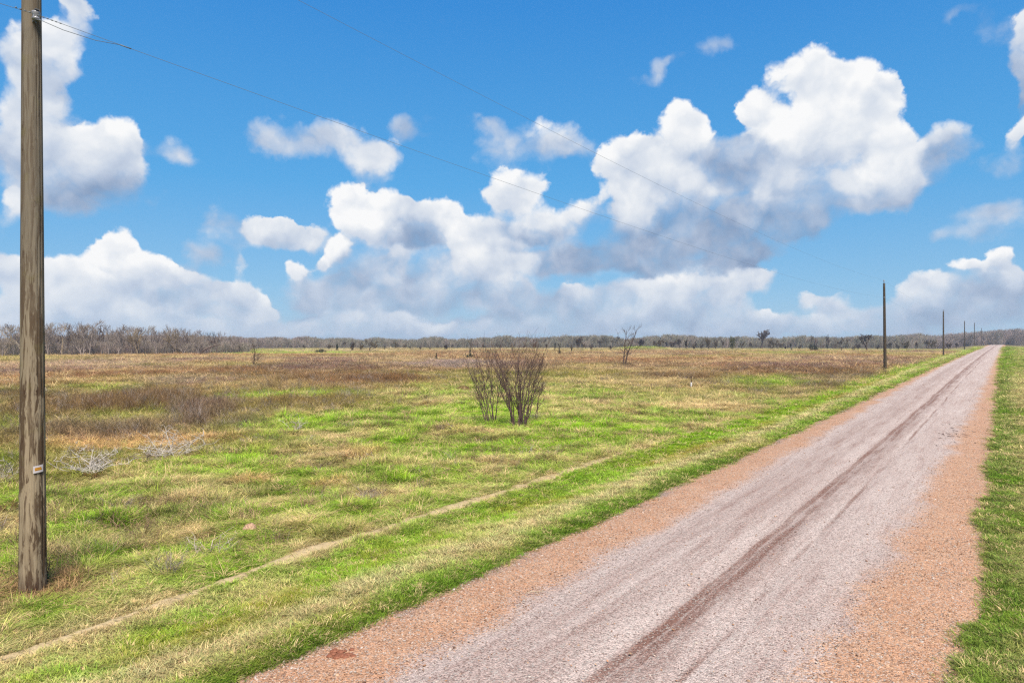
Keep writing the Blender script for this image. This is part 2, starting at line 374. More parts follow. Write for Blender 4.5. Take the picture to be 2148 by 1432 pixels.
def np_mesh(name, verts, quads=None, tris=None, smooth=True, colors=None, vec=None):
    """mesh from numpy arrays"""
    me = bpy.data.meshes.new(name)
    verts = np.asarray(verts, np.float32)
    faces = []
    if quads is not None and len(quads):
        faces.append((np.asarray(quads, np.int32), 4))
    if tris is not None and len(tris):
        faces.append((np.asarray(tris, np.int32), 3))
    me.vertices.add(len(verts))
    me.vertices.foreach_set('co', verts.ravel())
    if faces:
        idx = np.concatenate([f.ravel() for f, k in faces])
        tot = np.concatenate([np.full(len(f), k, np.int32) for f, k in faces])
        me.loops.add(len(idx))
        me.loops.foreach_set('vertex_index', idx)
        me.polygons.add(len(tot))
        me.polygons.foreach_set('loop_start', np.concatenate([[0], np.cumsum(tot)[:-1]]).astype(np.int32))
        me.polygons.foreach_set('loop_total', tot)
        me.polygons.foreach_set('use_smooth', np.full(len(tot), smooth))
    if colors is not None:
        for k, c in colors.items():
            a = me.attributes.new(k, 'FLOAT_COLOR', 'POINT')
            c4 = np.ones((len(verts), 4), np.float32)
            c4[:, :3] = c
            a.data.foreach_set('color', c4.ravel())
    if vec is not None:
        for k, c in vec.items():
            a = me.attributes.new(k, 'FLOAT_VECTOR', 'POINT')
            a.data.foreach_set('vector', np.asarray(c, np.float32).ravel())
    me.update()
    me.validate()
    return me


def new_mat(name):
    m = bpy.data.materials.new(name)
    m.use_nodes = True
    N = Nodes(m.node_tree)
    N.n.clear()
    out = N.n.new('ShaderNodeOutputMaterial')
    return m, N, out


def principled(N, out, color, rough=.9, bump=None, bump_d=.01, spec=.2, metallic=0.0):
    p = N.n.new('ShaderNodeBsdfPrincipled')
    N._in(p.inputs['Base Color'], color if hasattr(color, 'is_output') else tuple(color) + (1,))
    N._in(p.inputs['Roughness'], rough)
    p.inputs['Specular IOR Level'].default_value = spec
    p.inputs['Metallic'].default_value = metallic
    if bump is not None:
        b = N.n.new('ShaderNodeBump')
        b.inputs['Strength'].default_value = 1.0
        b.inputs['Distance'].default_value = bump_d
        N.l.new(bump, b.inputs['Height'])
        N.l.new(b.outputs[0], p.inputs['Normal'])
    N.l.new(p.outputs[0], out.inputs['Surface'])
    return p


# ------------------------------------------------------------------ the lie of the land
# u runs along the road, q is the distance to the left of the road's left edge (road: -5.35 .. 0)
DU = np.array([.5862, .8102])
NU = np.array([-.8102, .5862])
ROAD_W = 5.50
Q0 = 5.87
_ug = np.linspace(-400, 3000, 6801)
_zg = np.interp(_ug, [-400, 7, 28, 50, 85, 138, 240, 330, 370, 440, 600, 3000],
                [.05, .05, .10, .38, .66, .92, 1.22, 1.40, 1.36, .7, -1.5, -6])
_k = np.ones(41) / 41
_zg = np.convolve(np.pad(_zg, 20, mode='edge'), _k, mode='valid')


def uq(x, y):
    return x * DU[0] + y * DU[1], x * NU[0] + y * NU[1] - Q0


def xy(u, q):
    q = q + Q0
    return u * DU[0] + q * NU[0], u * DU[1] + q * NU[1]


def road_z(u):
    return np.interp(u, _ug, _zg)


def edge_wander(u, seed, amp):
    z = np.zeros_like(u)
    return amp * (fbm(u, z, 2.6, 4, seed, .6) - .5) * 2


def ground_z(x, y):
    x = np.asarray(x, float)
    y = np.asarray(y, float)
    u, q = uq(x, y)
    r = np.hypot(x, y)
    zr = road_z(u)
    # the field
    far = sstep(14, 40, r)
    zf = (fbm(x, y, 19, 3, 3) - .5) * .34 * far + ((fbm(x, y, 3.1, 3, 11) - .5) * .16 + (fbm(x, y, 1.1, 3, 15, .6) - .5) * .24) * sstep(3.2, 5, q)
    zf = zf + (fbm(x, y, 110, 2, 5) - .5) * .34 * sstep(60, 160, r)
    zf = zf - 4.2 * sstep(300, 640, r) - 3 * sstep(600, 3000, r)
    zf = zf + .38 * np.exp(-(((x - 45.5) / 9) ** 2 + ((y - 236) / 9) ** 2)) * 2.6      # a low green mound out in the field
    # bank down from the road on the left, with a shallow ditch
    bank = 1 - sstep(.2, 4.0 + 14 * sstep(255, 330, u), q)
    z = zf * (1 - bank) + (zr + .02) * bank
    z = z - .13 * np.exp(-((q - 2.1) / .8) ** 2) * sstep(-2, 12, u)
    # on the right the verge stays nearly level with the road
    right = q < -ROAD_W + .0
    qr = -ROAD_W - q
    zv = zr + .02 - .22 * sstep(.3, 5, qr) + (fbm(x, y, 4, 3, 21) - .5) * .12 * sstep(.4, 3, qr) - .9 * sstep(18, 90, qr)
    z = np.where(right, zv, z)
    # below the road sheet, rising through it along a ragged edge
    d = np.minimum(-q + edge_wander(u, 31, .16) , q + ROAD_W + edge_wander(u, 47, .20))
    dip = sstep(-.30, .35, d)
    z = np.where(q < .9, z * (1 - dip) + (zr - .10) * dip, z)
    z = z + (fbm(x, y, .45, 3, 61) - .5) * .05 * (1 - sstep(60, 120, r)) * (1 - dip)
    # a shallow hollow round the foot of the near pole
    px, py = xy(np.float64(POLE_U[0]), np.float64(POLE_Q))
    z = z - .07 * np.exp(-(((x - px) ** 2 + (y - py) ** 2) / .5 ** 2))
    return z


F_PX, CX, HY = 1432.0, 1074.0, 714.0       # photograph's focal length, centre column and horizon, in its own pixels


def at(px, py, zoff=0.0):
    """the place on the ground that the photograph shows at a pixel"""
    xr, t = (px - CX) / F_PX, (py - HY) / F_PX
    d = CAM_H / max(t, .004)
    for _ in range(25):
        z = float(ground_z(np.float64(xr * d), np.float64(d))) + zoff
        d = d * .5 + .5 * max(2, (CAM_H - z) / max(t, .004))
    return Vector((xr * d, d, float(ground_z(np.float64(xr * d), np.float64(d)))))


def at_depth(px, d):
    x = (px - CX) / F_PX * d
    return Vector((x, d, float(ground_z(np.float64(x), np.float64(d)))))


POLE_Q = 4.45
_pd = [8.9, 72.0, 139.3, 210.0, 276.0, 356.0, 430.0]          # depth of each pole from the camera
POLE_U = [uq(-6.23 + .7235 * (d - 8.9), d)[0] for d in _pd]

# ------------------------------------------------------------------ what grows where
E = 1 / 2.55                                                   # picture value to albedo
EP = E * 1.86                                                  # leaves shade one another, so a sward looks darker than its blades
GREEN = np.array(srgb(146, 182, 60, EP))
VIVID = np.array(srgb(150, 196, 46, EP))
DEEP = np.array(srgb(106, 138, 46, EP))
OLIVE = np.array(srgb(150, 148, 62, EP))
TAN = np.array(srgb(216, 196, 138, EP))
STRAW = np.array(srgb(214, 178, 118, EP))
BROWN = np.array(srgb(146, 116, 84, EP))
RUST = np.array(srgb(160, 120, 84, EP))
PURPLE = np.array(srgb(142, 112, 100, EP))
LILAC = np.array(srgb(172, 154, 142, EP))
SOIL = np.array(srgb(150, 118, 82, EP))

# patches of the field: photo column, row, half-width, half-height, colour, strength, tall dry stems 0..1
PATCHES = [
    # greens
    (1210, 900, 230, 24, VIVID, .95, 0), (960, 890, 130, 22, GREEN, .6, 0), (640, 885, 140, 24, VIVID, .8, 0), (1060, 860, 120, 26, VIVID, .8, 0),
    (600, 832, 130, 13, VIVID, .85, 0), (390, 795, 190, 10, OLIVE, .5, 0), (1600, 802, 110, 11, VIVID, .75, 0), (470, 985, 170, 24, VIVID, .8, 0),
    (1130, 945, 220, 26, VIVID, .75, 0), (200, 1110, 130, 26, VIVID, .7, 0), (180, 1180, 90, 16, VIVID, .5, 0), (560, 1080, 110, 22, VIVID, .6, 0), (700, 1075, 90, 18, GREEN, .6, 0), (940, 1000, 130, 18, VIVID, .6, 0), (90, 1290, 120, 20, GREEN, .5, 0), (1230, 785, 120, 10, OLIVE, .5, 0), (980, 800, 120, 10, GREEN, .3, 0),
    (470, 840, 60, 8, GREEN, .8, 0), (235, 850, 16, 18, GREEN, .9, 0), (1240, 770, 60, 5, OLIVE, .5, 0), (20, 900, 50, 20, GREEN, .6, 0),
    (1400, 930, 120, 26, GREEN, .5, 0), (820, 925, 130, 22, VIVID, .8, 0), (1640, 742, 90, 4, GREEN, .5, 0),
    # straw and tan
    (1530, 862, 120, 17, TAN, .75, .1), (1320, 805, 190, 12, TAN, .65, .2), (1450, 836, 90, 12, TAN, .4, .1), (540, 1008, 70, 13, STRAW, .85, .1),
    (690, 1014, 55, 12, STRAW, .7, .1), (790, 1045, 90, 20, TAN, .7, .1), (250, 940, 190, 16, STRAW, .9, .1), (380, 1115, 90, 20, TAN, .6, .1),
    (760, 955, 50, 16, STRAW, .55, .3), (650, 1120, 70, 30, OLIVE, .4, 0), (960, 905, 60, 10, STRAW, .35, .2), (100, 1000, 90, 25, OLIVE, .5, .2),
    (300, 1220, 160, 40, TAN, .4, 0), (1180, 860, 70, 12, TAN, .35, .1), (800, 790, 120, 12, OLIVE, .55, .3),
    # brown, rust and purple weeds
    (310, 848, 130, 26, BROWN, .95, .9), (90, 850, 110, 32, BROWN, .8, .8), (420, 876, 90, 20, PURPLE, .9, .9), (230, 912, 190, 18, PURPLE, .65, .8),
    (520, 886, 40, 9, PURPLE, .6, .6), (690, 770, 130, 16, PURPLE, .8, .9), (720, 800, 170, 18, RUST, .7, .7), (1660, 772, 160, 9, PURPLE, .85, .8),
    (960, 765, 130, 9, LILAC, .85, .8), (420, 800, 130, 12, LILAC, .5, .6), (180, 770, 220, 12, LILAC, .45, .5), (1100, 770, 70, 14, PURPLE, .4, .7),
    (1250, 758, 200, 6, RUST, .5, .5), (1500, 790, 120, 12, RUST, .5, .4), (560, 815, 50, 16, BROWN, .5, .8), (1000, 745, 220, 5, BROWN, .6, .5),
]


def _patch_frames():
    out = []
    for px, py, rx, ry, col, s, st in PATCHES:
        c = at(px, py)
        d = c.y
        n = at(px, py + ry)
        f = at(px, max(py - ry, 728))
        L = max(.4, math.hypot(f.x - n.x, f.y - n.y) / 2)
        dirv = np.array([c.x, c.y]) / math.hypot(c.x, c.y)
        mid = (f + n) / 2
        out.append((mid.x, mid.y, rx * d / F_PX, L, dirv, col, s, st))
    return out


def land_cover(x, y, lod=True):
    """albedo of the plant cover and the amount of tall dry stems at ground points"""
    u, q = uq(x, y)
    r = np.hypot(x, y)
    n1 = fbm(x, y, 2.4, 4, 101, .6)
    n2 = fbm(x, y, .7, 3, 131, .6)
    n3 = fbm(x, y, 14, 4, 151, .55)
    n4 = fbm(x, y, 38, 3, 171, .5)

    def mixc(a, b, t):
        return a + (b - a) * t[..., None]
    base = np.broadcast_to(GREEN, x.shape + (3,)).copy()
    # near field: green with straw through it
    base = mixc(base, TAN, sstep(.41, .62, .45 * n1 + .3 * n2 + .25 * n3) * .88)
    base = mixc(base, DEEP, sstep(.55, .75, fbm(x, y, 1.3, 3, 191)) * .55)
    base = mixc(base, OLIVE, sstep(.5, .7, n3) * .5)
    stem = sstep(.58, .7, n3) * .25 * sstep(12, 25, r)
    # farther out the weeds take over
    w = sstep(34, 66, r + (n3 - .5) * 40 + np.where(x < -8, 6, 0))
    weeds = mixc(np.broadcast_to(BROWN, x.shape + (3,)), RUST, sstep(.4, .62, n4))
    weeds = mixc(weeds, PURPLE, sstep(.5, .68, fbm(x, y, 30, 3, 211)))
    weeds = mixc(weeds, OLIVE, sstep(.52, .7, fbm(x, y, 22, 4, 231)) * .75)
    weeds = mixc(weeds, TAN, sstep(.5, .7, fbm(x, y, 9, 4, 251)) * .5)
    base = mixc(base, weeds, w * .92)
    stem = stem * (1 - w) + w * np.clip(.55 + (n3 - .5) * 1.6, 0, 1)
    # named patches
    wob = (fbm(x, y, 5, 3, 271) - .5)
    for cx, cy, a, b, dv, col, s, st in FRAMES:
        dx, dy = x - cx, y - cy
        lx = (dx * dv[1] - dy * dv[0]) / a
        ly = (dx * dv[0] + dy * dv[1]) / b
        d2 = lx * lx + ly * ly
        m = d2 < 4
        if not m.any():
            continue
        t = np.zeros(x.shape)
        t[m] = s * (1 - sstep(.45, 1.25, np.sqrt(d2[m]) + wob[m] * 1.3 + (n2[m] - .5) * .9))
        base = mixc(base, col, t)
        stem = stem * (1 - t) + st * t
    # mown bank beside the road (left)
    qq = q + (n2 - .5) * .5 + (n1 - .5) * .6 + edge_wander(u, 71, .12)
    bank = 1 - sstep(2.9, 4.2, qq - .25 * sstep(40, 90, u) * 2)
    b = mixc(np.broadcast_to(GREEN, x.shape + (3,)), OLIVE, sstep(.45, .65, n1) * .7)
    b = mixc(b, TAN, sstep(.5, .7, fbm(x, y, 1.1, 4, 291, .6)) * .5 * (1 - sstep(12, 25, u) * .6))
    rust = np.exp(-((qq - 1.75) / .35) ** 2) * sstep(.38, .6, n3 * .5 + n1 * .5) * (.55 + .3 * sstep(20, 60, u))
    b = mixc(b, np.array(srgb(148, 124, 52, EP)), rust)
    pale = np.exp(-((qq - .92) / .36) ** 2) * (.95 - .35 * n2)
    b = mixc(b, np.array(srgb(208, 194, 142, EP)), np.clip(pale, 0, 1))
    fringe = np.exp(-((qq - .12) / .30) ** 2) * (.9 - .5 * sstep(14, 26, u + (n1 - .5) * 16))
    b = mixc(b, DEEP, fringe)
    bright = np.exp(-((qq - 2.75) / .5) ** 2) * sstep(10, 20, u)
    b = mixc(b, np.array(srgb(136, 182, 30, EP)), bright * .85)
    base = mixc(base, b, bank)
    pq = np.interp(u, TRACK_UQ[:, 0], TRACK_UQ[:, 1])
    trail = np.exp(-((q - pq + (n2 - .5) * .25) / (.22 + .25 * (1 - sstep(5.5, 8, u)))) ** 2) * (u < TRACK_UQ[-1, 0]) * .85
    base = mixc(base, np.array(srgb(214, 190, 142, EP)), trail * sstep(.3, .55, n1 + .12))
    stem = stem * (1 - bank)
    # verge on the right
    qr = -ROAD_W - q + (n2 - .5) * .4
    v = mixc(np.broadcast_to(np.array(srgb(124, 150, 52, EP)), x.shape + (3,)), TAN, sstep(.38, .56, .5 * n1 + .5 * fbm(x, y, 6, 3, 311)) * .75)
    v = mixc(v, DEEP, np.exp(-((qr - .25) / .55) ** 2) * .85)
    v = mixc(v, np.array(srgb(128, 158, 44, EP)), sstep(50, 90, u) * .7)
    v = mixc(v, TAN, np.exp(-((qr - 2.6) / .45) ** 2) * .5)
    right = (q < -ROAD_W * .5)
    base = np.where(right[..., None], v, base)
    stem = np.where(right, 0, stem)
    # open pasture far off to the left, and the mound
    past = np.exp(-(((x + 58) / 20) ** 2 + ((y - 176) / 16) ** 4))
    base = mixc(base, np.array(srgb(158, 184, 74, EP)), np.clip(past * 1.6, 0, 1))
    stem = stem * (1 - np.clip(past * 1.6, 0, 1))
    md = np.clip(np.exp(-(((x - 45.5) / 8) ** 2 + ((y - 236) / 9) ** 2)) * 1.8, 0, 1)
    base = mixc(base, np.array(srgb(150, 190, 60, EP)), md)
    stem = stem * (1 - md)
    # beyond the weeds: short pale pasture
    edge_y = np.interp(x, [-140, -90, -60, -20, 30, 90, 160], [150, 152, 168, 205, 212, 205, 190]) + (n3 - .5) * 16 + (n4 - .5) * 24
    open_ = sstep(-4, 10, y - edge_y)
    pc = mixc(np.broadcast_to(np.array(srgb(152, 140, 96, EP)), x.shape + (3,)), np.array(srgb(166, 172, 92, EP)), sstep(.5, .66, fbm(x, y, 40, 3, 333)))
    pc = mixc(pc, np.array(srgb(196, 184, 140, EP)), sstep(.52, .7, fbm(x, y, 28, 3, 343)) * .8)
    base = mixc(base, pc, open_ * (1 - np.clip(past * 1.6, 0, 1)) * (1 - md) * (q > 3.4))
    stem = stem * (1 - open_)
    strip = np.exp(-((y - 228 + (n3 - .5) * 20) / 9) ** 2) * sstep(-60, -20, x + (n4 - .5) * 60)
    base = mixc(base, np.array(srgb(176, 178, 110, EP)), strip * .7)
    stem = stem * (1 - strip)
    farw = sstep(250, 330, r)
    base = mixc(base, np.array(srgb(132, 122, 84, EP)), farw)
    return np.clip(base, 0, 1), np.clip(stem, 0, 1)


FRAMES = _patch_frames()


CLEAR = [(-6.29, 8.72, .34)]                                                     # spots where the cover is kept short: x, y, radius


def cleared(x, y):
    m = np.zeros(np.shape(x), bool)
    for cx, cy, r in CLEAR:
        # a little longer towards the road, where the mower passes
        m |= ((x - cx) ** 2 + (y - cy) ** 2) < r * r
    return m


def clear_at(px, py, r, step=0.0):
    c = at(px, py)
    k = 1 - step / max(c.length, .1)
    CLEAR.append((c.x * k, c.y * k, r))


clear_at(1450, 812, 1.3, .9)
clear_at(525, 1108, .20, .12)
clear_at(972, 817, 1.1, .6)
clear_at(352, 958, .8, .2)
clear_at(195, 990, .6, .1)


def build_ground():
    a_in = np.radians(np.arange(-46, 46.01, .145))
    a_out = np.radians(np.arange(50, 311, 5.0))
    ang = np.concatenate([a_in, a_out])
    rad = np.concatenate([[.4, 1.2, 2.2, 3.2], np.geomspace(4.2, 640, 520), np.geomspace(700, 9000, 14)])
    A, R = np.meshgrid(ang, rad)
    X, Y = R * np.sin(A), R * np.cos(A)
    Z = ground_z(X, Y)
    n, m = X.shape
    cols, _ = land_cover(X.ravel(), Y.ravel())
    cols = cols * .62 + SOIL * .16
    i = np.arange(n - 1)[:, None] * m
    j = np.arange(m)[None, :]
    j2 = (j + 1) % m
    quads = np.stack([i + j, i + j2, i + m + j2, i + m + j], -1).reshape(-1, 4)
    verts = np.stack([X, Y, Z], -1).reshape(-1, 3)
    c = len(verts)
    verts = np.concatenate([verts, [[0, 0, float(ground_z(0., 0.))]]])
    cols = np.concatenate([cols, cols[:1]])
    jj = np.arange(m)
    tris = np.stack([np.full(m, c), (jj + 1) % m, jj], -1)
    me = np_mesh('ground', verts, quads, tris, colors={'cover': cols})
    mat, N, out = new_mat('thatch and soil')
    pos = N.n.new('ShaderNodeNewGeometry').outputs['Position']
    fine = N.noise(pos, 34, 4, .65)
    mid = N.noise(pos, 5, 4, .6)
    k = N.math('MULTIPLY', N.map(fine, .25, .75, .55, 1.4, False), N.map(mid, .3, .7, .8, 1.2, False))
    col = N.vec('SCALE', N.attr('cover'), k)
    principled(N, out, col, .95, bump=fine, bump_d=.03, spec=.05)
    o = new_obj('ground', me, mat=mat)
    tag(o, kind='structure')
    return o


def build_road():
    us = np.concatenate([np.arange(-14, 40, .10), np.arange(40, 110, .3), np.arange(110, 460, 1.5)])
    qs = np.linspace(.45, -ROAD_W - .45, 75)
    U, Q = np.meshgrid(us, qs, indexing='ij')
    X, Y = xy(U, Q)
    t = (Q + ROAD_W / 2) / (ROAD_W / 2)
    Z = road_z(U) + .07 * (1 - np.clip(np.abs(t), 0, 1.1) ** 2)
    T = -Q / ROAD_W
    for c, wd, dp in ((.50, .045, .022), (.615, .02, .012), (.20, .05, .008), (.79, .05, .008)):
        Z = Z - dp * np.exp(-((T - c) / wd) ** 2)
    Z = Z + (fbm(X, Y, .5, 3, 401) - .5) * .012
    Z = Z - .05 * sstep(.1, .45, np.maximum(Q, -ROAD_W - Q))
    n, m = X.shape
    i = np.arange(n - 1)[:, None] * m
    j = np.arange(m - 1)[None, :]
    quads = np.stack([i + j, i + j + 1, i + m + j + 1, i + m + j], -1).reshape(-1, 4)[:, ::-1]
    me = np_mesh('road', np.stack([X, Y, Z], -1).reshape(-1, 3), quads,
                 vec={'lane': np.stack([U, T, np.zeros_like(U)], -1).reshape(-1, 3)})
    mat, N, out = new_mat('gravel and chip seal')
    lane = N.attr('lane', out='Vector')
    u, t_, _z = N.xyz(lane)[:3]
    pos = N.n.new('ShaderNodeNewGeometry').outputs['Position']
    sm = N.vec('MULTIPLY', lane, (.16, 9, 0))
    streak = N.noise(sm, 1.0, 6, .62)                                   # long streaks left by tyres
    sm2 = N.vec('MULTIPLY', lane, (.5, 34, 0))
    streak2 = N.noise(sm2, 1.0, 4, .6)
    blot = N.noise(pos, .55, 5, .6)
    mid = N.noise(pos, 2.2, 4, .6)
    wob = N.math('MULTIPLY', N.math('SUBTRACT', blot, .5), .22)
    wob2 = N.math('MULTIPLY', N.math('SUBTRACT', N.noise(N.vec('MULTIPLY', lane, (.12, 1, 0)), 1.6, 4, .6), .5), .05)
    tw = N.math('ADD', t_, wob)
    grey = N.mix(streak, srgb(186, 156, 144, E * 1.35), srgb(242, 224, 214, E * 1.42))
    grey = N.mix(N.map(streak2, .48, .72, 0, .5), grey, srgb(192, 154, 142, E * 1.1))
    warm = N.mix(mid, srgb(216, 156, 118, E * 1.28), srgb(234, 190, 156, E * 1.28))
    # gravel shoulders narrow with distance
    nar = N.map(u, 6, 40, 0, .10, False)
    sh_l = N.math('SUBTRACT', 1.0, N.map(tw, N.math('SUBTRACT', .10, N.math('MULTIPLY', nar, .7)), N.math('SUBTRACT', .31, nar)))
    sh_r = N.map(tw, N.math('ADD', .70, N.math('MULTIPLY', nar, .7)), N.math('ADD', .89, N.math('MULTIPLY', nar, .7)))
    sh = N.math('MAXIMUM', sh_l, sh_r)
    dith = N.xyz(N.voronoi(pos, 62, out='Color'))[1]
    sh = N.map(N.math('MULTIPLY_ADD', N.math('SUBTRACT', dith, .5), .55, sh), .30, .70)
    col = N.mix(sh, grey, warm)
    # pale grey old gravel at the outer left edge
    col = N.mix(N.math('MULTIPLY', N.map(tw, -.02, .05, 1, 0), N.map(mid, .4, .65, 0, .8)), col, srgb(178, 158, 154, E))
    # dark damp wheel marks
    ts = N.math('ADD', t_, wob2)

    def band(c, w, soft):
        return N.math('SUBTRACT', 1.0, N.map(N.math('ABSOLUTE', N.math('SUBTRACT', ts, c)), w, w + soft))
    brk = N.map(N.noise(N.vec('MULTIPLY', lane, (.35, 14, 0)), 1.0, 4, .65), .36, .60)
    d1 = N.math('MAXIMUM', N.math('MULTIPLY', band(.502, .006, .013), N.map(brk, 0, 1, .6, .9, False)),
                N.math('MULTIPLY', band(.530, .007, .016), N.map(brk, 0, 1, .25, .85, False)))
    d1 = N.math('MAXIMUM', d1, N.math('MULTIPLY', band(.515, .02, .03), .22))
    d1 = N.math('MULTIPLY', d1, N.map(streak2, .2, .6, .7, 1.0))
    d2 = N.math('MULTIPLY', band(.618, .001, .011), N.math('MULTIPLY', brk, .8))
    d3 = N.math('MULTIPLY', band(.565, .008, .03), N.math('MULTIPLY', brk, .40))
    d4 = N.math('MULTIPLY', N.math('MAXIMUM', band(.30, .015, .06), band(.385, .01, .05)), N.math('MULTIPLY', streak2, .42))
    for dd in (d4, d3, d2, d1):
        col = N.mix(dd, col, srgb(158, 110, 92, E * 1.1))
    # the stones themselves, with bigger loose ones among them
    big = N.voronoi(pos, 30, out='Color')
    bd = N.voronoi(pos, 30)
    br = N.xyz(big)
    loose = N.math('MULTIPLY', N.map(bd, .28, .34, 1, 0), N.map(br[0], .90, .93))
    col = N.mix(N.math('MULTIPLY', loose, .8), col, N.mix(br[1], srgb(150, 112, 92, E), srgb(236, 222, 206, E * 1.2)))
    v = N.voronoi(pos, 62, out='Color')
    vr = N.xyz(v)
    st = N.map(vr[0], 0, 1, .62, 1.38, False)
    col = N.vec('SCALE', col, st)
    col = N.mix(N.map(vr[1], .86, .9, 0, .7), col, srgb(238, 228, 216, E))
    col = N.mix(N.map(vr[2], .88, .92, 0, .6), col, srgb(112, 72, 58, E))
    fine = N.noise(pos, 130, 2, .5)
    col = N.vec('SCALE', col, N.map(fine, .3, .7, .8, 1.2, False))
    vd = N.voronoi(pos, 62)
    principled(N, out, col, .9, bump=N.math('MULTIPLY_ADD', vd, -1.0, N.math('MULTIPLY', fine, .4)), bump_d=.012, spec=.15)
    o = new_obj('road', me, mat=mat)
    tag(o, kind='structure')
    return o


TRACK = [(-60, 1410), (0, 1388), (70, 1362), (150, 1338), (250, 1297), (380, 1252), (530, 1196), (700, 1140), (900, 1078), (1060, 1030), (1260, 965), (1350, 935),
         (1430, 911), (1490, 892), (1530, 880)]


def track_q():
    pts = [at(*p) for p in TRACK]
    uqs = sorted(uq(p.x, p.y) for p in pts)
    return np.array(uqs)


TRACK_UQ = track_q()


def build_path():
    """the narrow bare trail that runs along the top of the ditch"""
    us = np.arange(TRACK_UQ[0, 0], TRACK_UQ[-1, 0], .06)
    qc = np.interp(us, TRACK_UQ[:, 0], TRACK_UQ[:, 1])
    k = np.ones(31) / 31
    qc = np.convolve(np.pad(qc, 15, mode='edge'), k, mode='valid')
    z0 = np.zeros_like(us)
    w = .085 + .09 * sstep(.3, .65, fbm(us, z0, .45, 4, 501, .7)) * (1 - sstep(us[-1] - 9, us[-1], us))
    w = w * (1 - .35 * (1 - sstep(5.2, 7.0, us)) * sstep(.35, .5, fbm(us, z0, 1.2, 2, 511)))
    qc = qc + (fbm(us, z0, .6, 4, 521, .6) - .5) * .16
    cols = np.linspace(-1, 1, 7)
    U = np.repeat(us[:, None], 7, 1)
    Q = qc[:, None] + cols[None] * w[:, None]
    X, Y = xy(U, Q)
    Z = ground_z(X, Y) + .028 - .032 * np.abs(cols)[None] ** 2 + (fbm(X, Y, .12, 2, 531) - .5) * .008
    n, m = X.shape
    i = np.arange(n - 1)[:, None] * m
    j = np.arange(m - 1)[None, :]
    quads = np.stack([i + j, i + j + 1, i + m + j + 1, i + m + j], -1).reshape(-1, 4)
    me = np_mesh('path', np.stack([X, Y, Z], -1).reshape(-1, 3), quads)
    mat, N, out = new_mat('bare sandy soil')
    pos = N.n.new('ShaderNodeNewGeometry').outputs['Position']
    a = N.noise(pos, 8, 5, .65)
    b = N.noise(pos, 60, 3, .6)
    col = N.mix(a, srgb(206, 176, 130, E * 1.25), srgb(238, 216, 172, E * 1.25))
    col = N.vec('SCALE', col, N.map(b, .3, .7, .75, 1.2, False))
    principled(N, out, col, .95, bump=b, bump_d=.01, spec=.05)
    o = new_obj('path', me, mat=mat)
    tag(o, kind='structure')
    return us, qc, w


build_ground()
build_road()
PATH_U, PATH_Q, PATH_W = build_path()
# ------------------------------------------------------------------ plants
def leaf_material(name, tint_from='INSTANCER', base=None, transl=.3):
    m, N, out = new_mat(name)
    if tint_from == 'INSTANCER':
        tint = N.attr('tint', 'INSTANCER')
    elif tint_from == 'GEOMETRY':
        tint = N.attr('tint')
    else:
        rgb = N.n.new('ShaderNodeRGB')
        rgb.outputs[0].default_value = tuple(base) + (1,)
        tint = rgb.outputs[0]
    col = N.vec('MULTIPLY', tint, N.attr('var'))
    d = N.n.new('ShaderNodeBsdfDiffuse')
    t = N.n.new('ShaderNodeBsdfTranslucent')
    N.l.new(col, d.inputs[0])
    N.l.new(col, t.inputs[0])
    mx = N.n.new('ShaderNodeMixShader')
    mx.inputs[0].default_value = transl
    N.l.new(d.outputs[0], mx.inputs[1])
    N.l.new(t.outputs[0], mx.inputs[2])
    N.l.new(mx.outputs[0], out.inputs['Surface'])
    return m


def bark_material(name, dark, light, scale=9.0, haz=None):
    m, N, out = new_mat(name)
    pos = N.n.new('ShaderNodeTexCoord').outputs['Object']
    n = N.noise(N.vec('MULTIPLY', pos, (1, 1, .3)), scale, 4, .6)
    col = N.mix(N.map(n, .3, .7), dark, light)
    principled(N, out, col, .95, spec=.05)
    return m


STUFF = bpy.data.collections.new("plant patterns")       # source meshes of the ground cover; not part of the scene itself


def scatter_tree(coll):
    """geometry nodes that put one of a collection's meshes on every vertex"""
    g = bpy.data.node_groups.new("scatter", 'GeometryNodeTree')
    g.interface.new_socket('Geometry', in_out='INPUT', socket_type='NodeSocketGeometry')
    g.interface.new_socket('Geometry', in_out='OUTPUT', socket_type='NodeSocketGeometry')
    n, l = g.nodes, g.links
    gi, go = n.new('NodeGroupInput'), n.new('NodeGroupOutput')
    mp = n.new('GeometryNodeMeshToPoints')
    ci = n.new('GeometryNodeCollectionInfo')
    ci.inputs['Collection'].default_value = coll
    ci.inputs['Separate Children'].default_value = True
    ci.inputs['Reset Children'].default_value = True
    ip = n.new('GeometryNodeInstanceOnPoints')
    ip.inputs['Pick Instance'].default_value = True

    def named(nm, ty):
        a = n.new('GeometryNodeInputNamedAttribute')
        a.data_type = ty
        a.inputs['Name'].default_value = nm
        return a.outputs['Attribute']
    l.new(gi.outputs[0], mp.inputs['Mesh'])
    l.new(mp.outputs[0], ip.inputs['Points'])
    l.new(ci.outputs[0], ip.inputs['Instance'])
    l.new(named('kind_index', 'INT'), ip.inputs['Instance Index'])
    l.new(named('rot', 'FLOAT_VECTOR'), ip.inputs['Rotation'])
    l.new(named('size', 'FLOAT_VECTOR'), ip.inputs['Scale'])
    l.new(ip.outputs[0], go.inputs[0])
    return g


def scatter(name, coll, P, rot, size, kinds, tint):
    me = np_mesh(name, P, colors={'tint': tint}, vec={'rot': rot, 'size': size})
    a = me.attributes.new('kind_index', 'INT', 'POINT')
    a.data.foreach_set('value', np.asarray(kinds, np.int32))
    o = new_obj(name, me)
    md = o.modifiers.new('scatter', 'NODES')
    md.node_group = scatter_tree(coll)
    tag(o, kind='stuff')
    return o


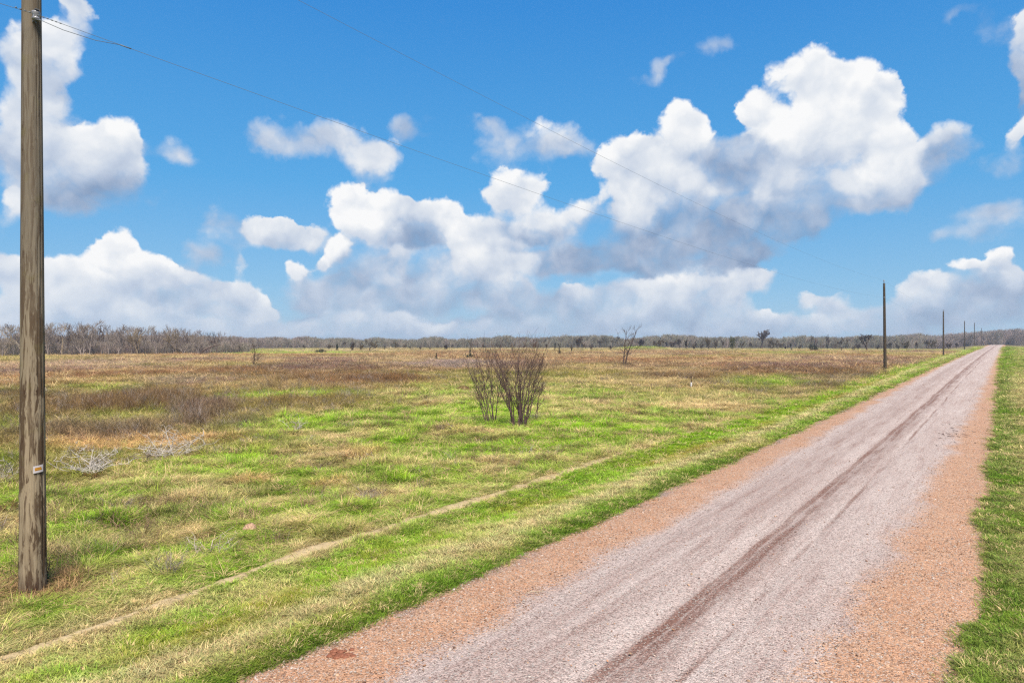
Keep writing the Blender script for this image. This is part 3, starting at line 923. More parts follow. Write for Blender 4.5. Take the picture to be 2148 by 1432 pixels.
def pattern_collection(name, meshes):
    c = bpy.data.collections.new(name)
    for i, me in enumerate(meshes):
        c.objects.link(bpy.data.objects.new("%s_%02d" % (name, i), me))
    return c


def blades_mesh(name, rng, n, radius, hmin, hmax, width, lean, mat, dry=.3, flop=.0, base_pull=.6):
    """a tuft of n bent blades, five triangles each"""
    ang = rng.uniform(0, 2 * np.pi, n)
    rr = radius * np.sqrt(rng.uniform(0, 1, n)) * base_pull
    bx, by = rr * np.cos(ang), rr * np.sin(ang)
    h = rng.uniform(hmin, hmax, n)
    la = ang + rng.normal(0, .9, n)
    ln = np.abs(rng.normal(lean, lean * .5, n)) + flop * rng.uniform(0, 1, n)
    dx, dy = np.cos(la), np.sin(la)
    wa = la + np.pi / 2 + rng.normal(0, .4, n)
    wx, wy = np.cos(wa) * width / 2, np.sin(wa) * width / 2
    V, C = [], []
    k = rng.uniform(.58, 1.4, n)
    isdry = rng.uniform(0, 1, n) < dry
    col = np.stack([k * np.where(isdry, 1.32, 1.0), k * np.where(isdry, 1.14, 1.0), k * np.where(isdry, 1.3, 1.0)], -1)
    for s, wd in ((0.0, 1.0), (.38, .9), (.75, .6), (1.0, 0.0)):
        x = bx + dx * ln * h * s ** 1.7
        y = by + dy * ln * h * s ** 1.7
        z = h * (s - .35 * np.minimum(ln, 1.6) * s * s) - .01
        if wd > 0:
            V.append(np.stack([x - wx * wd, y - wy * wd, z], -1))
            V.append(np.stack([x + wx * wd, y + wy * wd, z], -1))
            C += [col, col]
        else:
            V.append(np.stack([x, y, z], -1))
            C.append(col)
    V, C = np.concatenate(V), np.concatenate(C)
    i = np.arange(n)
    q = np.concatenate([np.stack([i, i + n, i + 3 * n, i + 2 * n], -1), np.stack([i + 2 * n, i + 3 * n, i + 5 * n, i + 4 * n], -1)])
    t = np.stack([i + 4 * n, i + 5 * n, i + 6 * n], -1)
    me = np_mesh(name, V, q, t, colors={'var': C})
    me.materials.append(mat)
    return me


def stems_mesh(name, rng, n, radius, h, mat, spread=.25, twigs=3, w=.006):
    """upright dry stems that fork near the top, as flat-sided wands (two crossed strips each)"""
    V, Q, C = [], [], []

    def wand(a, b, wa, wb, c):
        d = b - a
        for s in (np.array([-d[1], d[0], 0]), np.cross(d, np.array([-d[1], d[0], 1e-3]))):
            L = np.linalg.norm(s)
            if L < 1e-6:
                s = np.array([1., 0, 0])
                L = 1
            s = s / L
            i = len(V)
            V.extend([a - s * wa / 2, a + s * wa / 2, b + s * wb / 2, b - s * wb / 2])
            C.extend([c] * 4)
            Q.append([i, i + 1, i + 2, i + 3])
    for _ in range(n):
        a0 = rng.uniform(0, 2 * np.pi)
        r0 = radius * math.sqrt(rng.uniform(0, 1))
        p = np.array([r0 * math.cos(a0), r0 * math.sin(a0), -.02])
        hh = h * rng.uniform(.5, 1.05)
        d = np.array([math.cos(a0) * spread * rng.uniform(0, 1.4), math.sin(a0) * spread * rng.uniform(0, 1.4), 1.0]) + np.append(rng.normal(0, .12, 2), 0)
        m = p + d * hh * .55
        e = p + (d + np.append(rng.normal(0, .15, 2), 0)) * hh
        k = rng.uniform(.6, 1.3)
        c = np.array([k, k * rng.uniform(.94, 1.04), k * rng.uniform(.9, 1.1)])
        wand(p, m, w, w * .8, c)
        wand(m, e, w * .8, w * .35, c)
        for _t in range(twigs):
            f = rng.uniform(.35, .95)
            s0 = p + (e - p) * f
            a1 = rng.uniform(0, 2 * np.pi)
            s1 = s0 + np.array([math.cos(a1) * .22, math.sin(a1) * .22, .32]) * hh * rng.uniform(.35, .9)
            wand(s0, s1, w * .55, w * .25, c * rng.uniform(.8, 1.2))
    me = np_mesh(name, np.array(V), np.array(Q), smooth=False, colors={'var': np.array(C)})
    me.materials.append(mat)
    return me


def view_points(rng, n, dmin, dmax, power=0.0, amax=43):
    """random ground points in the wedge in front of the camera, thinning with distance"""
    az = np.radians(rng.uniform(-amax, amax + 12, n))
    if power == 0:
        r = np.exp(rng.uniform(math.log(dmin), math.log(dmax), n))
    else:
        a, b = dmin ** power, dmax ** power
        r = (a + (b - a) * rng.uniform(0, 1, n)) ** (1 / power)
    return r * np.sin(az), r * np.cos(az), r


def euler_up(rng, n, tilt=.12):
    return np.stack([rng.normal(0, tilt, n), rng.normal(0, tilt, n), rng.uniform(0, 2 * np.pi, n)], -1)


def on_road(u, q):
    return np.minimum(-q + edge_wander(u, 31, .16), q + ROAD_W + edge_wander(u, 47, .30))


def build_grass():
    rng = np.random.default_rng(21)
    mat = leaf_material('grass blades')
    short = [blades_mesh('short_grass', rng, 34, .10, .035, .085, .0065, .75, mat, .30, .5, 1.0) for _ in range(5)]
    matted = [blades_mesh('matted_grass', rng, 34, .11, .05, .13, .006, 1.1, mat, .55, 1.2, .9) for _ in range(4)]
    tall = [blades_mesh('long_grass', rng, 40, .10, .07, .17, .006, .9, mat, .55, .9, .7) for _ in range(4)]
    coll = pattern_collection('grass_tufts', short + matted + tall)
    P, R, S, K, T = [], [], [], [], []
    x1, y1, r1 = view_points(rng, 56000, 4.6, 13, 1.4, 50)
    x2, y2, r2 = view_points(rng, 345000, 12, 250, 0.25, 46)
    x, y, r = np.concatenate([x1, x2]), np.concatenate([y1, y2]), np.concatenate([r1, r2])
    u, q = uq(x, y)
    inside = on_road(u, q)
    keep = inside < rng.normal(.03, .08, len(x)) + (rng.uniform(0, 1, len(x)) < .06) * rng.uniform(0, .5, len(x)) * (fbm(u, q, .9, 2, 77) > .5)
    pq = np.interp(u, PATH_U, PATH_Q)
    pw = np.interp(u, PATH_U, PATH_W, left=0, right=0)
    keep &= ~((np.abs(q - pq) < pw * rng.uniform(.62, 1.3, len(x))) & (rng.uniform(0, 1, len(x)) < .955))
    x, y, r, u, q = x[keep], y[keep], r[keep], u[keep], q[keep]
    z = ground_z(x, y)
    col, stem = land_cover(x, y)
    n = len(x)
    mown = (q < 3.2 + rng.normal(0, .3, n))
    dryness = np.clip((col[:, 0] - col[:, 1] + .03) / .10, 0, 1)
    pick = rng.uniform(0, 1, n)
    kind = np.where(mown, rng.integers(0, 5, n), np.where(pick < .50 + .3 * dryness, rng.integers(5, 9, n), np.where(pick < .9, rng.integers(0, 5, n), rng.integers(9, 13, n))))
    lod = np.maximum(1.0, r / 12.0)
    s = lod ** .74 * rng.uniform(.75, 1.3, n)
    clump = fbm(x, y, .9, 3, 601, .6)
    hz = s * np.where(mown, .75, .55 + 1.5 * sstep(.5, .70, clump)) * np.where(r > 150, .55, 1) * np.where(r > 13, (13 / np.maximum(r, 13)) ** .28, 1)
    size = np.stack([s, s, hz], -1)
    tint = col * (.70 + .62 * rng.uniform(0, 1, (n, 1))) * (1 + rng.normal(0, .05, (n, 3)))
    hz = np.where(cleared(x, y), hz * .4, hz)
    size[:, 2] = hz
    # a share of wholly dead tufts among the green ones
    dead = rng.uniform(0, 1, n) < .16 + .10 * (~mown)
    tint[dead] = TAN * rng.uniform(.7, 1.15, (dead.sum(), 1))
    scatter('grass', coll, np.stack([x, y, z], -1), euler_up(rng, n), size, kind, np.clip(tint, 0, 1))


def build_weeds():
    rng = np.random.default_rng(33)
    mat = leaf_material('dry weed stems', transl=.1)
    st = [stems_mesh('weed_stems', rng, 16, .22, 1.0, mat, .25, 4, .012) for _ in range(5)]
    thin = [stems_mesh('thin_stems', rng, 6, .12, 1.0, mat, .3, 3, .007) for _ in range(3)]
    coll = pattern_collection('weed_clumps', st + thin)
    x1, y1, r1 = view_points(rng, 105000, 14, 70, 1.0)
    x2, y2, r2 = view_points(rng, 140000, 50, 240, .8)
    x, y, r = np.concatenate([x1, x2]), np.concatenate([y1, y2]), np.concatenate([r1, r2])
    u, q = uq(x, y)
    col, stem = land_cover(x, y)
    patchy = sstep(.35, .65, fbm(x, y, 3.3, 3, 701))
    keep = (q > 3.6) & ~cleared(x, y) & (rng.uniform(0, 1, len(x)) < stem * (.25 + .75 * patchy))
    x, y, r, col, stem = x[keep], y[keep], r[keep], col[keep], stem[keep]
    # single dead stalks standing here and there in the near grass
    x3, y3, r3 = view_points(rng, 7000, 8, 55, 1.1)
    u3, q3 = uq(x3, y3)
    k3 = (q3 > 3.7) & ~cleared(x3, y3) & (rng.uniform(0, 1, len(x3)) < sstep(.40, .68, fbm(x3, y3, 3.0, 3, 711)))
    x, y, r = np.concatenate([x, x3[k3]]), np.concatenate([y, y3[k3]]), np.concatenate([r, r3[k3]])
    stem = np.concatenate([stem, rng.uniform(0, .45, k3.sum())])
    col = np.concatenate([col, np.broadcast_to(np.array(srgb(158, 132, 104, EP)), (k3.sum(), 3)) * rng.uniform(.55, 1.15, (k3.sum(), 1))])
    n = len(x)
    z = ground_z(x, y)
    kind = np.where((rng.uniform(0, 1, n) < .75) & ((np.arange(n) < n - k3.sum()) | (rng.uniform(0, 1, n) < .2)), rng.integers(0, 5, n), rng.integers(5, 8, n))
    lod = np.maximum(1, r / 45) ** .7
    h = (.22 + .42 * stem * rng.uniform(.4, 1.15, n)) * (1 - .45 * sstep(70, 130, r))
    size = np.stack([lod * .8, lod * .8, h], -1) * rng.uniform(.8, 1.2, (n, 1))
    h = h + np.where((stem > .72) & (r < 60), rng.uniform(.05, .38, n), 0)
    size[:, 2] = h
    tint = col * rng.uniform(.60, 1.25, (n, 1))
    grey = rng.uniform(0, 1, n) < .15
    tint[grey] = np.array(srgb(176, 162, 150, EP)) * rng.uniform(.6, 1.1, (grey.sum(), 1))
    scatter('dry_weeds', coll, np.stack([x, y, z], -1), euler_up(rng, n, .08), size, kind, np.clip(tint, 0, 1))


def build_gravel():
    """loose stones thrown to the edges of the road"""
    rng = np.random.default_rng(45)
    m, N, out = new_mat('loose stones')
    col = N.vec('MULTIPLY', N.attr('tint', 'INSTANCER'), N.attr('var'))
    principled(N, out, col, .85, spec=.15)
    src = []
    for k in range(5):
        a = np.linspace(0, 2 * np.pi, 7, endpoint=False)
        rings = [np.stack([f * np.cos(a) * rng.uniform(.75, 1.15, 7), f * np.sin(a) * rng.uniform(.6, 1.0, 7), np.full(7, zz) + rng.normal(0, .06, 7)], -1) for f, zz in ((.8, -.3), (1, .1), (.6, .55))]
        V = np.concatenate(rings + [np.array([[0, 0, .62]])])
        i = np.arange(7)
        Q = np.concatenate([np.stack([k2 * 7 + i, k2 * 7 + (i + 1) % 7, k2 * 7 + 7 + (i + 1) % 7, k2 * 7 + 7 + i], -1) for k2 in range(2)])
        T = np.stack([14 + i, 14 + (i + 1) % 7, np.full(7, 21)], -1)
        me = np_mesh('stone', V, Q, T, smooth=False, colors={'var': np.ones((22, 3)) * rng.uniform(.85, 1.1)})
        me.materials.append(m)
        src.append(me)
    coll = pattern_collection('loose_stones', src)
    n = 26000
    u = np.exp(rng.uniform(math.log(3.2), math.log(60), n))
    t = np.where(rng.uniform(0, 1, n) < .42, np.abs(rng.normal(0, .11, n)), np.where(rng.uniform(0, 1, n) < .8, 1 - np.abs(rng.normal(-.01, .10, n)), rng.uniform(0, 1, n)))
    t = t - .01
    q = -t * ROAD_W
    x, y = xy(u, q)
    c = np.clip(np.abs((q + ROAD_W / 2) / (ROAD_W / 2)), 0, 1.1)
    z = np.maximum(road_z(u) + .07 * (1 - c ** 2), ground_z(x, y) + .0) + .002
    s = np.minimum(.020, .0055 * np.exp(np.abs(rng.normal(0, .5, n))))
    pal = np.array([srgb(224, 184, 150, E * 1.3), srgb(208, 156, 120, E * 1.3), srgb(232, 216, 202, E * 1.2), srgb(166, 128, 106, E * 1.2), srgb(216, 190, 172, E * 1.3)])
    scatter('gravel', coll, np.stack([x, y, z], -1), np.stack([rng.normal(0, .3, n), rng.normal(0, .3, n), rng.uniform(0, 6.28, n)], -1),
            np.stack([s, s, s * .8], -1), rng.integers(0, 5, n), pal[rng.integers(0, 5, n)] * rng.uniform(.75, 1.15, (n, 1)))


build_grass()
build_weeds()
build_gravel()
# ------------------------------------------------------------------ poles and wires
def ring_mesh(rings, cap_top=True, cap_bot=False):
    """rings: list of (n,3) arrays -> verts, quads, tris"""
    n = len(rings[0])
    V = np.concatenate(rings)
    Q, T = [], []
    i = np.arange(n)
    for k in range(len(rings) - 1):
        a = k * n
        Q.append(np.stack([a + i, a + (i + 1) % n, a + n + (i + 1) % n, a + n + i], -1))
    Q = np.concatenate(Q)
    extra = []
    if cap_top:
        c = len(V)
        extra.append(rings[-1].mean(0))
        a = (len(rings) - 1) * n
        T.append(np.stack([a + i, a + (i + 1) % n, np.full(n, c)], -1))
    if cap_bot:
        c = len(V) + len(extra)
        extra.append(rings[0].mean(0))
        T.append(np.stack([(i + 1) % n, i, np.full(n, c)], -1))
    if extra:
        V = np.concatenate([V, extra])
    return V, Q, (np.concatenate(T) if T else None)


def lathe(profile, seg=16, axis='Z'):
    """profile of (radius, height); closed at both ends"""
    a = np.linspace(0, 2 * np.pi, seg, endpoint=False)
    rings = [np.stack([r * np.cos(a), r * np.sin(a), np.full(seg, h)], -1) for r, h in profile]
    V, Q, T = ring_mesh(rings, True, True)
    if axis == 'Y':
        V = V[:, [0, 2, 1]] * np.array([1, -1, 1])
    elif axis == 'X':
        V = V[:, [2, 1, 0]] * np.array([1, 1, -1])
    return V, Q, T


def box_arr(cx, cy, cz, sx, sy, sz):
    v = np.array([(x, y, z) for z in (-1, 1) for y in (-1, 1) for x in (-1, 1)], float) * .5
    v = v * [sx, sy, sz] + [cx, cy, cz]
    q = np.array([[0, 2, 3, 1], [4, 5, 7, 6], [0, 1, 5, 4], [2, 6, 7, 3], [0, 4, 6, 2], [1, 3, 7, 5]])
    return v, q, None


def join(parts):
    V, Q, T, o = [], [], [], 0
    for v, q, t in parts:
        V.append(np.asarray(v, float))
        if q is not None and len(q):
            Q.append(np.asarray(q) + o)
        if t is not None and len(t):
            T.append(np.asarray(t) + o)
        o += len(v)
    return np.concatenate(V), (np.concatenate(Q) if Q else None), (np.concatenate(T) if T else None)


def tube(points, radii, seg=6, cap=True):
    pts = np.asarray(points, float)
    rad = np.broadcast_to(np.asarray(radii, float), (len(pts),))
    a = np.linspace(0, 2 * np.pi, seg, endpoint=False)
    tang = np.gradient(pts, axis=0)
    tang /= np.linalg.norm(tang, axis=1, keepdims=True) + 1e-9
    ref = np.array([0, 0, 1.0]) if abs(tang[0][2]) < .9 else np.array([1.0, 0, 0])
    rings = []
    s = np.cross(tang[0], ref)
    s /= np.linalg.norm(s)
    for p, t, r in zip(pts, tang, rad):
        s = s - t * np.dot(s, t)
        s /= np.linalg.norm(s) + 1e-9
        b = np.cross(t, s)
        rings.append(p + r * (np.cos(a)[:, None] * s + np.sin(a)[:, None] * b))
    return ring_mesh(rings, cap, cap)


def wood_material():
    m, N, out = new_mat('weathered pole timber')
    pos = N.n.new('ShaderNodeTexCoord').outputs['Object']
    x, y, z = N.xyz(pos)[:3]
    ang = N.math('ARCTAN2', y, x)
    surf = N.comb(N.math('MULTIPLY', N.math('SINE', ang), .15), N.math('MULTIPLY', N.math('COSINE', ang), .15), z)
    warp = N.noise(N.vec('MULTIPLY', surf, (3, 3, 1.1)), 1.6, 3, .5, color=True)
    wv = N.vec('MULTIPLY_ADD', N.vec('SUBTRACT', warp, (.5, .5, .5)), (.10, .10, .9), surf)
    fibre = N.noise(N.vec('MULTIPLY', wv, (42, 42, 1.1)), 1.0, 5, .65)
    grain = N.noise(N.vec('MULTIPLY', wv, (13, 13, .55)), 1.0, 4, .6)
    big = N.noise(N.vec('MULTIPLY', surf, (4, 4, .55)), 1.0, 4, .6)
    foot = N.map(z, .0, 4.6)                                    # the butt is paler and more mottled, the shaft greyer
    upper = N.mix(fibre, srgb(92, 84, 74, E * 1.5), srgb(150, 138, 120, E * 1.5))
    lower = N.mix(fibre, srgb(130, 112, 90, E * 1.5), srgb(188, 170, 142, E * 1.5))
    col = N.mix(N.map(z, 1.3, 5.2), lower, upper)
    rings = N.math('ABSOLUTE', N.math('SUBTRACT', N.math('FRACT', N.math('MULTIPLY', grain, 4.2)), .5))
    stain = N.math('MULTIPLY', N.map(rings, .16, .30, 1, 0), N.map(big, .34, .50))
    blotch = N.map(N.noise(N.vec('MULTIPLY', wv, (11, 11, 1.5)), 1.0, 5, .62), .51, .58)
    dark = N.math('MAXIMUM', stain, N.math('MULTIPLY', blotch, N.map(z, 6.0, 2.5, .35, 1)))
    col = N.mix(N.math('MULTIPLY', dark, N.map(z, 6.5, 2.0, .45, .85)), col, srgb(74, 54, 38, E * 1.5))
    knot = N.voronoi(N.vec('MULTIPLY', wv, (7, 7, 2.4)), 1.0)
    kr = N.math('ABSOLUTE', N.math('SUBTRACT', N.math('FRACT', N.math('MULTIPLY', knot, 9)), .5))
    kn = N.math('MULTIPLY', N.map(knot, .10, .22, 1, 0), N.map(kr, .1, .4, .9, .2))
    col = N.mix(kn, col, srgb(64, 44, 32, E * 1.5))
    green = N.map(N.noise(surf, 2.6, 3, .6), .55, .7, 0, .35)
    col = N.mix(green, col, srgb(120, 112, 72, E * 1.5))
    foot2 = N.math('MULTIPLY', N.map(z, .05, .42, 1, 0), N.map(fibre, .35, .6))
    col = N.mix(foot2, col, srgb(70, 46, 36, E * 1.5))
    principled(N, out, col, .9, bump=fibre, bump_d=.006, spec=.1)
    return m


WOOD = wood_material()
WOOD_BACKLIT, N_, out_ = new_mat('backlit pole timber')  # backlit darkness of the far poles is put into this timber colour
_p = N_.n.new('ShaderNodeTexCoord').outputs['Object']
principled(N_, out_, N_.mix(N_.noise(N_.vec('MULTIPLY', _p, (20, 20, 1)), 1.0, 4, .6), srgb(70, 58, 46, E), srgb(122, 106, 84, E)), .9, spec=.1)
mm, N_, out_ = new_mat('galvanised steel')
principled(N_, out_, srgb(150, 152, 156, E), .55, metallic=.6)
STEEL = mm
mm, N_, out_ = new_mat('glazed porcelain')
principled(N_, out_, srgb(178, 176, 182, E), .3, spec=.5)
PORCELAIN = mm
mm, N_, out_ = new_mat('aluminium conductor')
principled(N_, out_, srgb(150, 160, 170, E), .6)
CABLE = mm


def pole_shaft(h, r0, r1, seg, nz, groove, seed):
    a = np.linspace(0, 2 * np.pi, seg, endpoint=False)
    zs = np.linspace(-.25, h, nz)
    rings = []
    for z in zs:
        f = max(0, z) / h
        r = r0 + (r1 - r0) * f
        rr = r * (1 + .035 * (fbm(np.cos(a) * 2 + 5, np.sin(a) * 2 + z * .5, 1.6, 3, seed) - .5) * 2)
        if groove:
            for g0, wd, dp, lo, hi in groove:
                if lo < z < hi:
                    gc = g0 + .07 * (float(vnoise(np.float64(z * .55), np.float64(3.), seed + 5)) - .5)
                    edge = min(1.0, (z - lo) * 2, (hi - z) * 2)
                    da = (a - gc + np.pi) % (2 * np.pi) - np.pi
                    rr = rr - dp * edge * np.exp(-(da / wd) ** 2)
        rings.append(np.stack([rr * np.cos(a), rr * np.sin(a), np.full(seg, z)], -1))
    return ring_mesh(rings, True, False)


TOP_MESH = {}


def top_hardware(parent, top, z_neutral, r_top, r_neu, face):
    """pole-top pin with its insulator, and the spool that carries the neutral"""
    if not TOP_MESH:
        V, Q, T = join([box_arr(0, 0, -.16, .05, .018, .46), tube([(0, 0, -.1), (0, 0, .16)], .016, 8)])
        TOP_MESH['pin'] = np_mesh('pin_bracket', V, Q, T, smooth=False)
        TOP_MESH['pin'].materials.append(STEEL)
        V, Q, T = lathe([(.03, .10), (.075, .115), (.08, .14), (.05, .165), (.055, .19), (.065, .205), (.05, .225), (.035, .24), (.045, .26), (.03, .285)], 14)
        TOP_MESH['ins'] = np_mesh('pin_insulator', V, Q, T)
        TOP_MESH['ins'].materials.append(PORCELAIN)
        V, Q, T = lathe([(.018, -.055), (.046, -.052), (.05, -.036), (.036, -.014), (.034, .0), (.036, .014), (.05, .036), (.046, .052), (.018, .055)], 18)
        TOP_MESH['spool'] = np_mesh('spool_insulator', V, Q, T)
        TOP_MESH['spool'].materials.append(PORCELAIN)
        V, Q, T = join([box_arr(0, .0, .066, .045, .12, .008), box_arr(0, .0, -.066, .045, .12, .008), box_arr(0, .062, 0, .05, .008, .14),
                        tube([(0, 0, -.095), (0, 0, .085)], .009, 8), tube([(0, .06, 0), (0, .14, 0)], .010, 8)])
        TOP_MESH['clevis'] = np_mesh('clevis', V, Q, T, smooth=False)
        TOP_MESH['clevis'].materials.append(STEEL)
    b = new_obj('pin_bracket', TOP_MESH['pin'], parent)
    side = Vector((-math.cos(face) * 0 + math.sin(face), -math.cos(face), 0))
    b.location = side * (r_top + .012) + Vector((0, 0, top + .05))
    b.rotation_euler = (0, 0, face)
    i = new_obj('pin_insulator', TOP_MESH['ins'], b)
    c = new_obj('clevis', TOP_MESH['clevis'], parent)
    c.location = side * (r_neu + .062) + Vector((0, 0, z_neutral))
    c.rotation_euler = (0, 0, face)
    new_obj('spool_insulator', TOP_MESH['spool'], c)
    return side


POLES = []
LEAN = [(-.001, .0), (-.011, -.004), (-.004, .0), (0, 0), (0, 0), (0, 0), (0, 0)]
POLE_LABELS = [
    "thick weathered wooden utility pole with small white tag standing at the left",
    "tall slim wooden utility pole at the field edge, next beyond the near pole",
    "third wooden utility pole along the road, between the tall pole and the distant ones",
    "fourth wooden utility pole along the road, left of the last thin distant poles",
    "fifth wooden utility pole in the row, against the distant purplish trees",
    "sixth wooden utility pole in the row, thin against the distant trees by the road end",
    "last and faintest wooden utility pole where the road meets the trees",
]


def build_poles():
    face = math.atan2(DU[1], DU[0]) - math.pi / 2            # hardware faces across the line, towards the road
    for k, u in enumerate(POLE_U):
        x, y = xy(np.float64(u), np.float64(POLE_Q))
        base = empty('utility_pole', (float(x), float(y), float(ground_z(x, y))))
        tag(base, POLE_LABELS[k], 'utility pole', 'utility poles along the road')
        h = 9.25
        if k == 0:
            base.location.z -= .04
            cam_a = math.atan2(-y, -x)
            V, Q, T = pole_shaft(h, .155, .100, 120, 260,
                                 [(cam_a + .87, .035, .022, -.2, 9.3), (cam_a + .50, .022, .012, 2.4, 7.5), (cam_a - .30, .02, .006, 3.6, 5.9), (cam_a + .15, .02, .007, .6, 2.2), (cam_a - .6, .02, .006, .2, 1.5)], 3)
            zn = 7.55
        else:
            V, Q, T = pole_shaft(h, .165, .105, 24, 20, [], 3 + k)
            zn = 7.75
        shaft = new_obj('shaft', np_mesh('shaft', V, Q, T), base, WOOD if k == 0 else WOOD_BACKLIT)
        base.rotation_euler = (LEAN[k][1], LEAN[k][0], 0)
        rn = .155 + (.10 - .155) * zn / h if k == 0 else .115
        f = face if k else face - .95
        # near pole: the spool hangs on the side that looks at the camera
        side = top_hardware(base, h, zn, .1, rn + .01, f if k else math.atan2(-y, -x) + .26 + math.pi / 2)
        bp = base.location
        M = base.matrix_basis
        POLES.append((M @ (side * (.112) + Vector((0, 0, h + .32))), M @ (side * (rn + .062 + .05) + Vector((0, 0, zn)))))
        if k == 0:
            build_tag(base, cam_a)
    return


def build_tag(base, cam_a):
    """the small sign nailed to the near pole"""
    r = .155 - .055 * 1.62 / 9.25
    a0 = cam_a + .42
    mt, N, out = new_mat('white painted tag')
    principled(N, out, srgb(236, 226, 228, E * 1.15), .5)
    mo, N, out = new_mat('orange print')
    principled(N, out, srgb(226, 160, 56, E * 1.4), .6)
    mb, N, out = new_mat('dark brown print')
    principled(N, out, srgb(120, 74, 26, E * 1.2), .6)
    W, H = .118, .092

    def sheet(x0, x1, z0, z1, lift, th):
        """a bent plate that follows the shaft; x across, z up, in the tag's own plane"""
        xs = np.linspace(x0, x1, 9)
        V = []
        for zz in (z0, z1):
            for lf in (lift, lift + th):
                for xx in xs:
                    z = zz + xx * .10
                    aa = a0 + xx / (r + .012)
                    V.append(((r + .012 + lf) * math.cos(aa), (r + .012 + lf) * math.sin(aa), 1.70 + z))
        n = 9
        Q = []
        for i in range(n - 1):
            a, b, c, d = i, n + i, 2 * n + i, 3 * n + i
            Q += [[b, b + 1, d + 1, d], [a + 1, a, c, c + 1], [c, c + 1, d + 1, d][::-1], [a, a + 1, b + 1, b]]
        Q += [[0, n, 3 * n, 2 * n], [n - 1, 3 * n - 1, 4 * n - 1, 2 * n - 1]]
        return np.array(V), np.array(Q), None
    o = new_obj('tag_plate', np_mesh('tag_plate', *sheet(-W / 2, W / 2, -H / 2, H / 2, 0, .003), smooth=False), base, mt)
    o['label'] = 'white tag with a small orange and brown printed block'
    pr = new_obj('print', np_mesh('print', *join([sheet(-.042, .032, .004, .022, .0035, .0006), sheet(-.042, .040, -.018, .003, .0035, .0006)]), smooth=False), o, mo)
    marks = []
    rg = np.random.default_rng(4)
    for row, (z0, z1, xe) in enumerate(((.010, .020, .030), (-.015, -.002, .037))):
        x = -.038
        while x < xe:
            w = rg.uniform(.002, .006)
            marks.append(sheet(x, min(x + w, xe), z0, z1 - rg.uniform(0, .003), .0045, .0004))
            x += w + rg.uniform(.0035, .006)
    new_obj('lettering', np_mesh('lettering', *join(marks), smooth=False), o, mb)


build_poles()


def wire(name, label, pts, sags, r):
    parts = []
    allp, allr = [], []
    for (a, b), s in zip(zip(pts[:-1], pts[1:]), sags):
        t = np.linspace(0, 1, 41)[:-1]
        p = np.array(a)[None] * (1 - t)[:, None] + np.array(b)[None] * t[:, None]
        p[:, 2] -= s * 4 * t * (1 - t)
        allp.append(p)
    allp.append(np.array(pts[-1])[None])
    P = np.concatenate(allp)
    V, Q, T = tube(P, r, 6)
    o = new_obj(name, np_mesh(name, V, Q, T), None, CABLE)
    return tag(o, label, 'power line', 'overhead wires')


_back = Vector(xy(np.float64(POLE_U[0] - 75), np.float64(POLE_Q)) + (0,))
top_pts = [_back + Vector((0, 0, 9.6))] + [p[0] for p in POLES]
neu_pts = [_back + Vector((0, 0, 7.6))] + [p[1] for p in POLES]
wire('power_line', 'thin upper wire running from pole top to pole top across the sky', top_pts, [.9, .75, .8, .8, .8, .9, .9], .0030)
wire('power_line', 'lower wire tied to the insulator on the thick near pole', neu_pts, [.6, .62, .7, .7, .7, .8, .8], .0030)


def build_tie():
    """the armour tie and its loose tail beside the near pole's insulator"""
    a, b = np.array(neu_pts[1]), np.array(neu_pts[2])
    d = (b - a) / np.linalg.norm(b - a)
    s = 66 / 1.0

    def on(t):
        L = np.linalg.norm(b - a)
        f = t / L
        return a + d * t - np.array([0, 0, .62 * 4 * f * (1 - f)])
    sleeve = tube([on(1.02), on(1.17)], .009, 8)
    tail = tube([on(.02) + [0, 0, -.05], on(.3) + [0, 0, -.075], on(.7) + [0, 0, -.06], on(1.02)], .004, 6)
    coil = [tube([on(t), on(t + .02)], .008, 8) for t in np.arange(-.24, .3, .05)]
    o = new_obj('wire_splice', np_mesh('wire_splice', *join([sleeve, tail] + coil)), None, CABLE)
    tag(o, 'short dark splice sleeve and tail on the lower wire beside the near pole', 'splice')


build_tie()


